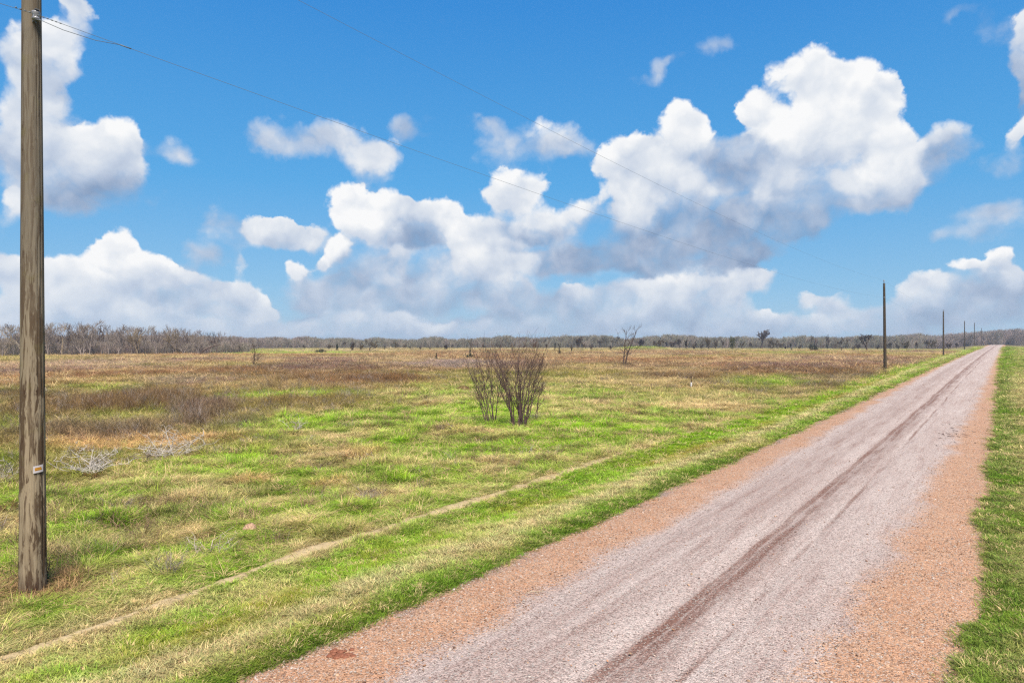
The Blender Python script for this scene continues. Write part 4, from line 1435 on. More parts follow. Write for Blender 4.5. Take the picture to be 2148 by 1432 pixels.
# ------------------------------------------------------------------ bare trees
def grow(rng, base, height, stems=1, spread=.5, levels=4, fork=3, r0=.1, crook=.16, up=.25, ratio=.68, first=.35, twig_r=.006, nseg=5, lean=(0, 0), side_frac=.35):
    """a leafless tree as a list of (level, points, radii)"""
    out = []

    def limb(p, d, L, r, lev):
        pts, rad = [p.copy()], [r]
        d = d / np.linalg.norm(d)
        n = nseg if lev < levels else 3
        for k in range(n):
            d = d + rng.normal(0, crook, 3) * (1 if lev else .55) + np.array([0, 0, up * .25])
            d /= np.linalg.norm(d)
            p = p + d * L / n
            pts.append(p.copy())
            rad.append(max(twig_r, r * (1 - .62 * (k + 1) / n)))
        out.append((lev, np.array(pts), np.array(rad)))
        if lev >= levels:
            return
        m = fork + int(rng.integers(0, 2))
        for c in range(m):
            f = 1.0 if c == 0 else rng.uniform(first if lev == 0 else side_frac, .97)
            i = f * n
            i0 = min(int(i), n - 1)
            q = pts[i0] + (pts[i0 + 1] - pts[i0]) * (i - i0)
            ri = max(twig_r, rad[i0] * .72)
            ax = rng.normal(0, 1, 3)
            ax -= d * np.dot(ax, d)
            ax /= np.linalg.norm(ax) + 1e-9
            th = spread * rng.uniform(.5, 1.3) * (.6 if c == 0 else 1.0)
            nd = d * math.cos(th) + ax * math.sin(th) + np.array([0, 0, up * .5])
            limb(q, nd, L * ratio * rng.uniform(.75, 1.15), ri, lev + 1)
    tot = sum(ratio ** k for k in range(levels + 1))
    for s in range(stems):
        a = rng.uniform(0, 2 * np.pi)
        d = np.array([math.cos(a) * .25 * (stems > 1) + lean[0], math.sin(a) * .25 * (stems > 1) + lean[1], 1.0])
        p = np.array(base, float) + (np.array([math.cos(a), math.sin(a), 0]) * r0 * 1.3 if stems > 1 else 0)
        limb(p, d, height / tot * 1.25, r0 * rng.uniform(.8, 1.1), 0)
    zmax = max(p[:, 2].max() for _, p, _ in out)
    k = height / max(zmax, .1)
    return [(l, p * np.array([k, k, k]), r) for l, p, r in out]


def limbs_mesh(name, limbs, mat, seg_of=lambda r: 6 if r > .03 else (4 if r > .012 else 3)):
    parts = [tube(p, r, seg_of(r[0]), False) for p, r in limbs]
    V, Q, T = join(parts)
    me = np_mesh(name, V, Q, T)
    me.materials.append(mat)
    return me


def tree_meshes(rng, trunk_levels=0, mat=None, **kw):
    g = grow(rng, (0, 0, -.1), **kw)
    tr = limbs_mesh('trunk', [(p, r) for l, p, r in g if l <= trunk_levels], mat)
    cr = limbs_mesh('crown', [(p, r) for l, p, r in g if l > trunk_levels], mat)
    return tr, cr


def put_tree(name, meshes, loc, rz, scale, label, cat='tree', group=None):
    root = empty(name, loc, rz)
    root.scale = scale if hasattr(scale, '__len__') else (scale,) * 3
    new_obj('trunk', meshes[0], root)
    if meshes[1] is not None:
        new_obj('crown', meshes[1], root)
    tag(root, label, cat, group)
    return root


BARK = bark_material('grey brown bark', srgb(84, 66, 54, E * 2.1), srgb(128, 108, 92, E * 2.1))
BARK_DARK = bark_material('dark bark', srgb(62, 48, 42, E * 2.1), srgb(104, 86, 76, E * 2.1))
BARK_PALE = bark_material('pale bark', srgb(150, 134, 112, E * 2.1), srgb(196, 180, 156, E * 2.1))
BARK_MAUVE = bark_material('mauve grey twigs', srgb(108, 96, 90, E * 2.0), srgb(154, 140, 130, E * 2.0))
BARK_TAN = bark_material('tan grey twigs', srgb(120, 104, 84, E * 2.1), srgb(160, 142, 116, E * 2.1))
STEM_MAT = bark_material('purplish shrub stems', srgb(78, 60, 56, E * 1.7), srgb(124, 102, 96, E * 1.7), 14)


def build_shrubs():
    """the tall clumps of bare stems in the middle of the field"""
    def clump(name, px, py, n, h, fan, leanx, label, r0, seed, base_r):
        rng = np.random.default_rng(seed)
        loc = at(px, py)
        root = empty(name, loc)
        for s in range(n):
            a = rng.uniform(0, 2 * np.pi)
            out = (s + .5) / n * 2 - 1 + rng.normal(0, .12)
            b = np.array([base_r * .8 * out + .05 * math.cos(a), base_r * rng.uniform(-1, 1), -.05])
            hh = h * rng.uniform(.78, 1.0) * (1 - .20 * abs(out) ** 2)
            limbs = []
            # the stem rises close to its neighbours, then leans out
            n_ = 9
            p = b.copy()
            pts, rad = [p.copy()], [r0 * rng.uniform(.75, 1.15)]
            side = fan * out + leanx
            dep = fan * .8 * rng.normal(0, .6)
            for k in range(n_):
                f = (k + 1) / n_
                d = np.array([side * (.35 + 1.0 * f), dep * (.35 + f), 1.0]) + rng.normal(0, .12, 3)
                p = p + d / n_ * hh
                pts.append(p.copy())
                rad.append(rad[0] * (1 - .86 * f) + .002)
            limbs.append((np.array(pts), np.array(rad)))

            def shoots(pts, rad, L, m, lev):
                for _ in range(m):
                    i = int(rng.integers(2 if lev == 0 else 1, len(pts) - 1))
                    q = pts[i]
                    sx = math.copysign(1, side * 1.5 + rng.normal(0, .35)) if rng.uniform() < .75 else rng.choice([-1, 1])
                    d = np.array([sx * rng.uniform(.25, .75), rng.normal(0, .4), 1.0])
                    d /= np.linalg.norm(d)
                    l = L * rng.uniform(.5, 1.1)
                    pp = [q.copy()]
                    for k in range(4):
                        d = d + rng.normal(0, .10, 3) + [0, 0, .06]
                        d /= np.linalg.norm(d)
                        pp.append(pp[-1] + d * l / 4)
                    r = max(.0045, rad[i] * .5)
                    rr = np.linspace(r, max(.0028, r * .35), 5)
                    limbs.append((np.array(pp), rr))
                    if lev < 2:
                        shoots(np.array(pp), rr, L * .55, 3 if lev == 0 else 1, lev + 1)
            shoots(np.array(pts), np.array(rad), hh * .40, 8, 0)
            me = limbs_mesh('stem', limbs, STEM_MAT)
            new_obj('stem', me, root)
        tag(root, label, 'shrub', 'bare shrubs in the middle of the field')
        return root
    clump('bare_shrub', 1088, 896, 19, 3.32, .34, .02, "tall dense clump of bare purplish stems standing in bright green grass mid-field", .024, 11, .36)
    clump('bare_shrub', 1030, 889, 9, 3.28, .27, -.15, "sparser clump of bare stems fanning out left beside the dense bare clump", .020, 12, .22)
    clump('bare_shrub', 1124, 884, 2, 1.9, .10, .16, "short slanting sapling of bare twigs at the right foot of the dense bare clump", .015, 13, .05)


build_shrubs()


def upright_tree(seed, h, trunks, limbs_n, low, width, r0, bark):
    """a bare tree of upright trunks that carry rising limbs, each limb set with fine twigs"""
    g = np.random.default_rng(seed)
    trunk, crown = [], []

    def rise(p, d, L, r, n, wob, lift, tip):
        pts, rad = [p.copy()], [r]
        for k in range(n):
            d = d + g.normal(0, wob, 3) + np.array([0, 0, lift])
            d = d / np.linalg.norm(d)
            pts.append(pts[-1] + d * L / n)
            rad.append(max(tip, r * (1 - .8 * (k + 1) / n)))
        return np.array(pts), np.array(rad)
    for t in range(trunks):
        side = (t - (trunks - 1) / 2) * 2 / max(1, trunks - 1) if trunks > 1 else g.normal(0, .1)
        tp, tr = rise(np.array([side * r0 * 1.4, g.normal(0, .05), -.1]), np.array([side * .07, g.normal(0, .08), 1.0]), h * (.92 if t else .84), r0, 10, .07, .06, .012)
        trunk.append((tp, tr))
        for k in range(limbs_n):
            f = low + (1 - low) * (k + g.uniform(0, .9)) / limbs_n
            i = min(9, int(f * 10))
            p = tp[i] + (tp[i + 1] - tp[i]) * (f * 10 - i)
            a = k * 2.4 + g.normal(0, .5)
            L = h * width * (1.0 - .62 * f) * g.uniform(.75, 1.2)
            d = np.array([math.cos(a) * .85, math.sin(a) * .85, .62])
            lp, lr = rise(p, d, L, max(.014, tr[i] * .5), 6, .13, .13, .009)
            crown.append((lp, lr))
            for m in range(6):
                j = int(g.integers(1, 6))
                d2 = lp[j + 1 if j < 6 else 6] - lp[j - 1]
                d2 = d2 / np.linalg.norm(d2) + g.normal(0, .55, 3) + np.array([0, 0, .25])
                sp, sr = rise(lp[j], d2 / np.linalg.norm(d2), L * g.uniform(.25, .55), .011, 4, .14, .08, .007)
                crown.append((sp, sr))
                for _m in range(2):
                    d3 = (sp[3] - sp[1]) / np.linalg.norm(sp[3] - sp[1]) + g.normal(0, .5, 3)
                    crown.append(rise(sp[int(g.integers(1, 4))], d3 / np.linalg.norm(d3), L * g.uniform(.14, .3), .008, 3, .12, .06, .006))
    return limbs_mesh('trunk', trunk, bark), limbs_mesh('crown', crown, bark)


def build_lone_trees():
    g1 = upright_tree(53, 5.7, 2, 9, .22, .42, .10, BARK_DARK)
    put_tree('bare_tree', g1, at(1310, 767), .1, 1, "open leafless tree with twin trunks standing alone right of centre in the brown field")
    g2 = upright_tree(58, 3.5, 1, 13, .06, .48, .085, BARK_DARK)
    put_tree('bare_tree', g2, at(532, 770), 1.0, 1, "small leafless tree with low side branches standing alone left of centre in the brown field")


build_lone_trees()


# ------------------------------------------------------------------ leafy and ivy-clad plants far out in the field
def leaf_cloud(name, rng, n, shape, size, mat):
    """n small leaf faces filling a volume; shape(rng) gives one point"""
    V, C = [], []
    for _ in range(n):
        p = shape(rng)
        a = rng.normal(0, 1, 3)
        a /= np.linalg.norm(a)
        b = np.cross(a, rng.normal(0, 1, 3))
        b /= np.linalg.norm(b)
        s = size * rng.uniform(.5, 1.3)
        V += [p - a * s, p + b * s * .6, p + a * s, p - b * s * .6]
        k = rng.uniform(.6, 1.35)
        C += [[k, k, k * .9]] * 4
    q = np.arange(4 * n).reshape(-1, 4)
    me = np_mesh(name, np.array(V), q, smooth=False, colors={'var': np.array(C)})
    me.materials.append(mat)
    return me


CEDAR = leaf_material('dark evergreen leaves', None, srgb(70, 74, 48, E * 1.5))
OLIVEL = leaf_material('olive evergreen leaves', None, srgb(112, 108, 66, E * 1.5))
IVY = leaf_material('ivy leaves', None, srgb(76, 78, 60, E * 1.4))


def cone_shape(h, r, low=.05):
    def f(g):
        t = g.uniform(0, 1) ** 1.25
        z = h * (low + (1 - low) * t)
        rr = r * (1 - t) ** .8 * math.sqrt(g.uniform(.15, 1)) * (.75 + .35 * math.sin(9 * t + 3 * g.uniform()))
        a = g.uniform(0, 2 * np.pi)
        return np.array([rr * math.cos(a), rr * math.sin(a), z])
    return f


def blob_shape(blobs):
    w = np.array([b[3] ** 3 for b in blobs])
    w /= w.sum()

    def f(g):
        b = blobs[g.choice(len(blobs), p=w)]
        d = g.normal(0, 1, 3)
        d /= np.linalg.norm(d)
        return np.array(b[:3]) + d * b[3] * g.uniform(.35, 1.05) * np.array([1, 1, b[4] if len(b) > 4 else 1])
    return f


def post_mesh(h, r, mat, seed=1):
    g = np.random.default_rng(seed)
    pts = [np.array([0, 0, -.1])]
    for k in range(5):
        pts.append(pts[-1] + np.array([g.normal(0, .05) * h / 3, g.normal(0, .05), (h + .1) / 5]))
    me = np_mesh('trunk', *tube(pts, np.linspace(r, r * .6, 6), 7))
    me.materials.append(mat)
    return me


F_BARK = bark_material('field tree bark', srgb(78, 62, 52, E), srgb(120, 102, 86, E))
F_BARK_DARK = bark_material('dark field tree bark', srgb(56, 44, 38, E), srgb(92, 76, 66, E))
F_BARK_TAN = bark_material('tan field tree twigs', srgb(106, 90, 68, E), srgb(150, 130, 102, E))
F_BARK_MAUVE = bark_material('mauve field tree twigs', srgb(96, 78, 74, E), srgb(138, 118, 110, E))


def build_field_trees():
    G = 'scattered trees and bushes far across the field'

    def leafy(name, px, py, trunk, cloud, label, cat, rz=0.0):
        root = empty(name, at(px, py), rz)
        new_obj('trunk', trunk, root)
        new_obj('crown', cloud, root)
        tag(root, label, cat, G)

    def R(s):
        return np.random.default_rng(s)

    def sc(px, py, pix):
        """real height of something that stands pix rows tall in the photograph at this spot"""
        return pix / F_PX * at(px, py).y

    # evergreens
    h = sc(707, 737, 16)
    leafy('cedar_tree', 707, 737, post_mesh(h * .8, .06, F_BARK_DARK), leaf_cloud('crown', R(1), 420, cone_shape(h, h * .26), .16, CEDAR),
          "narrow dark pointed evergreen standing left of the round spreading tree", 'tree')
    h = sc(807, 735, 9)
    leafy('cedar_tree', 807, 735, post_mesh(h * .8, .05, F_BARK_DARK), leaf_cloud('crown', R(2), 200, cone_shape(h, h * .24), .12, CEDAR),
          "tiny dark pointed evergreen just right of the round spreading tree", 'tree')
    h = sc(915, 755, 15)
    leafy('cedar_bush', 915, 755, post_mesh(h * .9, .05, F_BARK_DARK), leaf_cloud('crown', R(3), 360, lambda g: cone_shape(h, h * .2)(g) if g.uniform() < .5 else cone_shape(h * .4, h * .55)(g), .10, IVY),
          "dark spiky bush with flared skirt, alone left of the bare shrub clumps", 'bush')
    h = sc(986, 754, 25)
    leafy('cedar_bush', 986, 754, post_mesh(h * .95, .06, F_BARK_DARK), leaf_cloud('crown', R(4), 420, lambda g: cone_shape(h, h * .10, .35)(g) if g.uniform() < .4 else blob_shape([(0, 0, h * .28, h * .3, .8), (-h * .25, 0, h * .22, h * .25, .7), (h * .25, .1, h * .2, h * .2, .8)])(g), .10, IVY),
          "dark bush with a spiked top just behind the left bare shrub", 'bush')
    h = sc(1536, 733, 28)
    leafy('evergreen_tree', 1536, 733, post_mesh(h * .6, .14, F_BARK_DARK),
          leaf_cloud('crown', R(5), 900, blob_shape([(0, 0, h * .25, h * .18, 1.2), (.1, 0, h * .48, h * .24, 1.0), (-.2, 0, h * .68, h * .2, 1.0), (.5, .1, h * .75, h * .16, 1), (-.5, 0, h * .86, h * .12, 1.3)]), .2, OLIVEL),
          "dense olive green leafy tree, the thickest one among the bare field trees", 'tree')
    h = sc(673, 741, 11)
    leafy('bush', 673, 741, post_mesh(h * .5, .05, F_BARK), leaf_cloud('crown', R(6), 500, blob_shape([(0, 0, h * .4, h * .6, .8), (-h * .7, 0, h * .3, h * .5, .7), (h * .7, 0, h * .3, h * .45, .7)]), .13, IVY),
          "low rounded grey bush at the right end of the far green pasture", 'bush')
    # ivy-clad clump and snags on the right
    h = sc(1706, 737, 34)
    root = empty('ivy_tree', at(1706, 737))
    for k, (dx, f) in enumerate(((-.9, .72), (-.1, 1.0), (.55, .9), (1.1, .75))):
        m = post_mesh(h * f, .11, F_BARK_DARK, 20 + k)
        o = new_obj('trunk', m, root)
        o.location = (dx * h * .16, (k % 2) * .4, 0)
        o.rotation_euler = (0, .06 * (k - 1.5), 0)
    new_obj('crown', leaf_cloud('crown', R(7), 800, blob_shape([(-h * .14, 0, h * .22, h * .17, 1.6), (h * .1, 0, h * .2, h * .15, 1.4), (h * .22, .2, h * .12, h * .15, 1.1), (0, .2, h * .5, h * .08, 2.4), (h * .1, 0, h * .55, h * .05, 3)]), .14, IVY), root)
    tw = grow(R(71), (0, 0, h * .45), h * .55, 3, .35, 3, 3, .05, .12, .2, .7, .3, .012)
    new_obj('branches', limbs_mesh('branches', [(p + [0, 0, h * .42], r) for _, p, r in tw], F_BARK_TAN), root)
    tag(root, "group of ivy-covered dark trunks left of the tall second pole, leafy at the base", 'tree', G)
    h = sc(1735, 731, 32)
    g = tree_meshes(R(72), 0, F_BARK_MAUVE, height=h, stems=3, spread=.3, levels=4, fork=3, r0=.12, crook=.1, up=.35, ratio=.68, twig_r=.014)
    root = put_tree('ivy_tree', g, at(1735, 731), 0, 1, "upright bare tree with ivied foot, right of the ivy-covered dark trunks", 'tree', G)
    new_obj('ivy', leaf_cloud('ivy', R(73), 300, blob_shape([(-.2, 0, h * .15, h * .10, 2), (.2, 0, h * .12, h * .09, 1.8)]), .14, IVY), root)

    # bare trees: column, row, rows tall, half-width factor, bark, label, seed, stems, cat
    rows = [
        (775, 737, 26, 1.25, F_BARK_TAN, "round spreading leafless tree with short trunk and wide tan crown in the far field", 31, 1, .75),
        (738, 737, 20, .6, F_BARK, "slim twiggy bush-like tree just left of the round spreading tree", 32, 2, .4),
        (757, 736, 16, .7, F_BARK_TAN, "small pale leafless tree tucked against the left side of the round spreading tree", 33, 2, .5),
        (1597, 730, 39, .95, F_BARK_MAUVE, "large leafless tree with broad rounded crown topping the far woods, right half", 34, 1, .55),
        (1774, 731, 25, .85, F_BARK_TAN, "fuzzy round leafless tree with dark short trunk, right of the ivied upright tree", 35, 1, .6),
        (1818, 736, 37, .95, F_BARK, "wide leafless tree with low spreading twigs just left of the tall second pole", 36, 1, .6),
        (1258, 729, 18, 1.1, F_BARK, "low wide leafless tree left of the twin-trunked bare tree", 37, 1, .65),
        (1299, 729, 24, .7, F_BARK_DARK, "dark bushy leafless tree partly behind the twin-trunked bare tree", 38, 2, .4),
        (1347, 730, 20, .9, F_BARK_DARK, "dark leafless tree standing behind the small bright green mound", 39, 3, .5),
        (1399, 730, 14, .5, F_BARK_DARK, "short dark upright tree right of the green mound", 40, 1, .35),
        (1439, 734, 22, .7, F_BARK, "slim leafless tree above the white-sleeved stake", 41, 1, .5),
        (1457, 734, 20, .5, F_BARK, "thin leafless tree right of the one above the white-sleeved stake", 42, 1, .4),
        (1488, 733, 24, .7, F_BARK_TAN, "pale hazy leafless tree left of the dense olive tree", 43, 2, .45),
        (1515, 731, 18, .5, F_BARK, "dark slim leafless tree immediately left of the dense olive tree", 44, 1, .35),
        (1557, 733, 18, .6, F_BARK, "short dark snaggy tree immediately right of the dense olive tree", 45, 2, .5),
        (1210, 732, 28, .6, F_BARK, "upright grey leafless tree with brushy foot, left of the low wide one", 46, 2, .35),
        (1198, 745, 24, .25, F_BARK, "very thin pole-like sapling in the field left of the twin-trunked bare tree", 47, 1, .3),
        (1457, 735, 12, .8, F_BARK_TAN, "small low twiggy tree behind the thin leafless one above the stake", 48, 2, .5),
        (1640, 731, 12, 1.3, F_BARK_TAN, "low twiggy thicket right of the broad-crowned large tree", 49, 3, .6),
        (1868, 732, 16, .9, F_BARK, "small round leafless tree just right of the tall second pole", 50, 2, .55),
        (1945, 731, 18, 1.0, F_BARK, "small leafless tree left of the third pole", 52, 2, .55),
        (933, 736, 13, .8, F_BARK, "tuft of dark twigs among the far bushes left of centre", 53, 3, .4),
    ]
    for px, py, pix, wid, bark, lab, sd, st, spr in rows:
        h = sc(px, py, pix)
        m = tree_meshes(R(sd), 0, bark, height=h, stems=st, spread=spr, levels=4, fork=3, r0=.04 * h, crook=.13, up=.22 if spr > .5 else .3, ratio=.72,
                        twig_r=.009 * h, first=.25)
        dims = max(v.co.x for v in m[1].vertices) - min(v.co.x for v in m[1].vertices)
        kx = min(1.6, max(.55, wid * h / max(dims, .1)))
        put_tree('field_tree', m, at(px, py), 0, (kx, kx, 1), lab, 'tree', G)

    # the thin belt of trees in front of the far woods
    g = R(300)
    kinds = [tree_meshes(R(310 + k), 0, (F_BARK, F_BARK_TAN, F_BARK_MAUVE, F_BARK_DARK)[k % 4], height=5.0, stems=1 + k % 3, spread=(.5, .6, .42)[k % 3], levels=4, fork=3, r0=.22, crook=.13, up=.2, ratio=.74, twig_r=.055, first=.12) for k in range(6)]
    where = [1372, 1385, 1412, 1425, 1470, 1502, 1574, 1618, 1630, 1648, 1676, 1752, 1762, 1792, 1800, 1842, 1885, 1903, 1922, 1958, 1992, 2006, 1100, 1050, 860, 830, 1240, 1280, 640, 690, 722, 850, 882, 950, 1015, 1122, 1146, 1222]
    for i, px in enumerate(where):
        d = g.uniform(212, 285)
        h = g.uniform(10, 21) / F_PX * d * (.8 if px < 1300 else 1.15)
        nm = "beyond the tall pole" if px > 1860 else "right of the dense olive tree" if px > 1545 else "between green mound and dense olive tree" if px > 1345 else "right of the bare shrub clumps" if px > 1090 else "left of the bare shrub clumps"
        look = ("grey", "tan", "mauve", "dark")[(i % 6) % 4]
        put_tree('belt_tree', kinds[i % 6], at_depth(px, d), g.uniform(0, 6.28), (h / 5 * g.uniform(.8, 1.3),) * 2 + (h / 5,), "small %s leafless tree before the far woods, %s" % (look, nm), 'tree', 'belt of small trees before the far woods')

    # dead snags
    def snag(px, py, pix, lean, label, seed, ivy=0.0):
        h = sc(px, py, pix)
        g = R(seed)
        root = empty('dead_snag', at(px, py))
        limbs = []
        p = np.array([0, 0, -.1])
        pts = [p]
        for k in range(6):
            p = p + np.array([lean * h / 6 + g.normal(0, .06), g.normal(0, .05), h / 6])
            pts.append(p)
        limbs.append((np.array(pts), np.linspace(.16, .07, 7)))
        for k in range(4):
            q = pts[int(g.integers(2, 6))]
            e = q + np.array([g.normal(0, .5), g.normal(0, .3), g.uniform(.2, .9)])
            limbs.append((np.array([q, (q + e) / 2 + g.normal(0, .06, 3), e]), np.array([.06, .04, .02])))
        new_obj('trunk', limbs_mesh('trunk', limbs, F_BARK_DARK), root)
        if ivy:
            new_obj('ivy', leaf_cloud('ivy', g, 140, blob_shape([(0, 0, h * ivy * .6, h * ivy * .5, 1.4), (lean * h * .7, 0, h * .75, h * .12, 1.8)]), .12, IVY), root)
        tag(root, label, 'dead tree', G)
    snag(1163, 737, 19, .12, "dark leaning dead snag with bushy head, right of the tall bare shrubs", 61, .2)
    snag(1174, 744, 24, .03, "dead snag with a clump of ivy at its foot, right of the tall bare shrubs", 62, .35)
    snag(1228, 733, 10, .1, "short dark dead stub between the upright grey tree and the low wide one", 63)
    snag(1662, 737, 18, -.25, "leaning forked dead snag left of the ivy-covered trunks", 64, .15)
    snag(902, 735, 8, .05, "stubby dark dead trunk on the pale strip far left of the bare shrubs", 65)
    snag(1735 + 30, 737, 10, .0, "short dark dead stub right of the upright tree with the ivied foot", 66)


build_field_trees()


def build_field_fence():
    """two short pieces of old board fence by the ivy-clad trunks"""
    mt, N, out = new_mat('old grey boards')
    principled(N, out, srgb(98, 84, 74, E * 1.3), .9)
    for px0, px1, py, lab in ((1714, 1723, 732, "short piece of old dark fence beside the ivy-covered dark trunks"), (1746, 1760, 732, "short piece of old dark board fence left of the fuzzy round tree")):
        a, b = at(px0, py), at(px1, py)
        b = Vector((b.x, a.y, a.z))
        root = empty('board_fence', a)
        L = (b - a).x
        n = 3
        for k in range(n):
            o = new_obj('post', np_mesh('post', *box_arr(L * k / (n - 1), 0, .75, .16, .16, 1.9), smooth=False), root, mt)
        for z in (.75, 1.25):
            o = new_obj('rail', np_mesh('rail', *box_arr(L / 2, -.11, z, L + .3, .05, .2), smooth=False), root, mt)
        tag(root, lab, 'fence', 'old fence pieces in the field')


build_field_fence()


# ------------------------------------------------------------------ the woods
def build_woods():
    # grove at the left: every tree a thing
    rng = np.random.default_rng(81)
    kinds = []
    spec = [(BARK_MAUVE, 1, .5, 3), (BARK_TAN, 1, .58, 3), (BARK_TAN, 2, .5, 3), (BARK_MAUVE, 2, .48, 3), (BARK_DARK, 1, .55, 3), (BARK_PALE, 1, .42, 3), (BARK_MAUVE, 1, .6, 3), (BARK_MAUVE, 2, .56, 3)]
    for k, (bk, st, sp, fk) in enumerate(spec):
        kinds.append(tree_meshes(np.random.default_rng(90 + k), 0, bk, height=7.0, stems=st, spread=sp, levels=5 if st == 1 else 4, fork=fk - (st == 1), r0=.16, crook=.12, up=.13, ratio=.78, twig_r=.022, first=.25))
    special = {
        8: (5, "grove tree with a bleached pale trunk showing among the grey ones"),
        17: (6, "grove tree with a rounded knob of twigs rising highest, mid-grove"),
        30: (4, "dark forked grove tree with curving limbs near the right end of the grove"),
        36: (4, "last tall grove tree with dense dark trunk, before the far green pasture"),
    }
    G = 'leafless trees of the grove at the left'
    cols = np.linspace(-60, 500, 40)

    def grove_label(kind, row, px):
        look = ("mauve-grey single-trunked", "tan-grey spreading", "tan-grey twin-trunked", "mauve-grey twin-trunked", "dark-trunked", "pale-trunked", "mauve-grey spreading", "mauve-grey wide twin-trunked")[kind]
        place = "left of the near pole" if px < 50 else "behind the near pole" if px < 98 else "just right of the near pole" if px < 190 else "in its middle" if px < 320 else "towards its right end" if px < 430 else "thinning out beside the far pasture"
        return "%s leafless tree, %s of the grove, %s" % (look, ("front row", "second row", "back row")[row], place)
    for row, (dd, off) in enumerate(((0, 0), (7, 7), (15, 3))):
        for i, px in enumerate(cols):
            x0 = px + off + rng.normal(0, 3.5)
            if row and x0 > 470:
                continue
            base_d = np.interp(px, [-60, 60, 250, 430, 520], [128, 140, 150, 158, 175])
            d = base_d + dd + rng.normal(0, 2)
            loc = at_depth(x0, d)
            hpx = np.interp(x0, [-60, 30, 170, 260, 330, 410, 440, 470, 520], [62, 66, 64, 58, 53, 47, 38, 38, 26]) + rng.normal(0, 4)
            h = max(3.0, (hpx + 3) / F_PX * base_d + .3)
            lab, kind = None, int(rng.integers(0, 8))
            if kind == 5:
                kind = 6
            if row == 0 and i in special:
                kind, lab = special[i]
                if i == 17:
                    h *= 1.1
            s = h / 7.0
            put_tree('grove_tree', kinds[kind], loc, rng.uniform(0, 6.28), (s * rng.uniform(.8, 1.1), s * rng.uniform(.8, 1.1), s),
                     lab or grove_label(kind, row, x0), 'tree', G)
    # leaning limb tree at the grove's right end
    g = np.random.default_rng(99)
    root = empty('leaning_tree', at_depth(415, 152))
    pts = np.array([[0, 0, -.1], [1.2, 0, 1.0], [2.6, 0, 1.7], [4.0, .1, 2.2], [5.2, .1, 2.3]])
    new_obj('trunk', limbs_mesh('trunk', [(pts, np.linspace(.2, .08, 5))], BARK_DARK), root)
    br = []
    for k in range(14):
        i = int(g.integers(1, 5))
        for l, p, r in grow(g, pts[i] * 0, g.uniform(1.2, 2.6), 1, .4, 2, 3, .05, .12, .25, .7, .3, .016):
            br.append((p + pts[i], r))
    new_obj('crown', limbs_mesh('crown', br, BARK_MAUVE), root)
    tag(root, "tree with a trunk leaning far to the right at the right end of the grove", 'tree', G)

    # far woods and the scrub under them: nobody could count these
    wmat = leaf_material('woodland twigs', 'INSTANCER', transl=0)

    def wood_mesh(seed, st, sp, tw):
        gg = grow(np.random.default_rng(seed), (0, 0, -.1), 1.0 * 8, st, sp, 4, 3, .17, .13, .24, .73, .25, tw, nseg=4)
        parts = [tube(p, r, 3, False) for l, p, r in gg]
        V, Q, T = join(parts)
        me = np_mesh('woodland_tree', V, Q, T, colors={'var': np.repeat(np.random.default_rng(seed).uniform(.7, 1.2, (len(V) // 3 + 1, 1)), 3, 0)[:len(V)] * np.ones((1, 3))})
        me.materials.append(wmat)
        return me
    trees = [wood_mesh(200 + k, 1 + k % 2, .5, .035) for k in range(6)]
    rr = np.random.default_rng(5)
    shrubs = [stems_mesh('scrub', rr, 60, 1.3, 3.0, wmat, .35, 5, .07) for _ in range(4)]
    coll = pattern_collection('woodland_plants', trees + shrubs)
    n = 7200
    px = rng.uniform(-600, 2900, n)
    back = rng.uniform(0, 1, n) ** 1.2
    d0 = np.interp(px, [-150, 500, 700, 1100, 1600, 1880, 1960, 2350], [280, 300, 325, 345, 345, 335, 405, 420])
    d = d0 + back * 70 + rng.normal(0, 4, n)
    x = (px - CX) / F_PX * d
    z = ground_z(x, d)
    top = np.interp(px, [-150, 480, 560, 700, 900, 1050, 1300, 1500, 1700, 1900, 1960, 2040, 2090, 2148, 2350], [702, 702, 704, 707, 706, 704, 705, 705, 704, 703, 698, 690, 692, 690, 690])
    top = top + (fbm(px, px * 0, 60, 4, 801, .65) - .5) * 17
    ztop = CAM_H + (HY - top) / F_PX * d
    h = np.maximum(2.0, (ztop - z) * rng.uniform(.82, 1.03, n))
    is_s = rng.uniform(0, 1, n) < .42
    s = h / 8.0
    size = np.where(is_s[:, None], np.stack([s * 1.6, s * 1.6, h / 3.0 * rng.uniform(.45, .8, n)], -1), np.stack([s * 1.0, s * 1.0, s], -1))
    kind = np.where(is_s, rng.integers(6, 10, n), rng.integers(0, 6, n))
    mauve = np.array(srgb(134, 118, 112, E * 3.0))
    grey = np.array(srgb(122, 118, 102, E * 3.0))
    f = np.clip(np.interp(px, [420, 560, 720, 1900, 2000, 2150], [.7, .7, .2, .25, .9, .8]) + rng.normal(0, .25, n), 0, 1)
    tint = (grey + (mauve - grey) * f[:, None]) * rng.uniform(.75, 1.2, (n, 1))
    rot = np.stack([np.zeros(n), np.zeros(n), rng.uniform(0, 6.28, n)], -1)
    scatter('woods', coll, np.stack([x, d, z], -1), rot, size, kind, tint)
    # scrub at the foot of the grove
    n = 420
    px = rng.uniform(-120, 520, n)
    d = np.interp(px, [-120, 60, 250, 430, 520], [128, 142, 152, 160, 176]) + rng.uniform(-1, 20, n)
    x = (px - CX) / F_PX * d
    size = np.stack([rng.uniform(.5, .9, n)] * 2 + [rng.uniform(.45, 1.05, n)], -1)
    tint = (grey + (mauve - grey) * rng.uniform(.2, 1, (n, 1))) * rng.uniform(.75, 1.15, (n, 1))
    scatter('undergrowth', coll, np.stack([x, d, ground_z(x, d)], -1), np.stack([np.zeros(n), np.zeros(n), rng.uniform(0, 6.28, n)], -1), size, rng.integers(6, 10, n), tint)


build_woods()
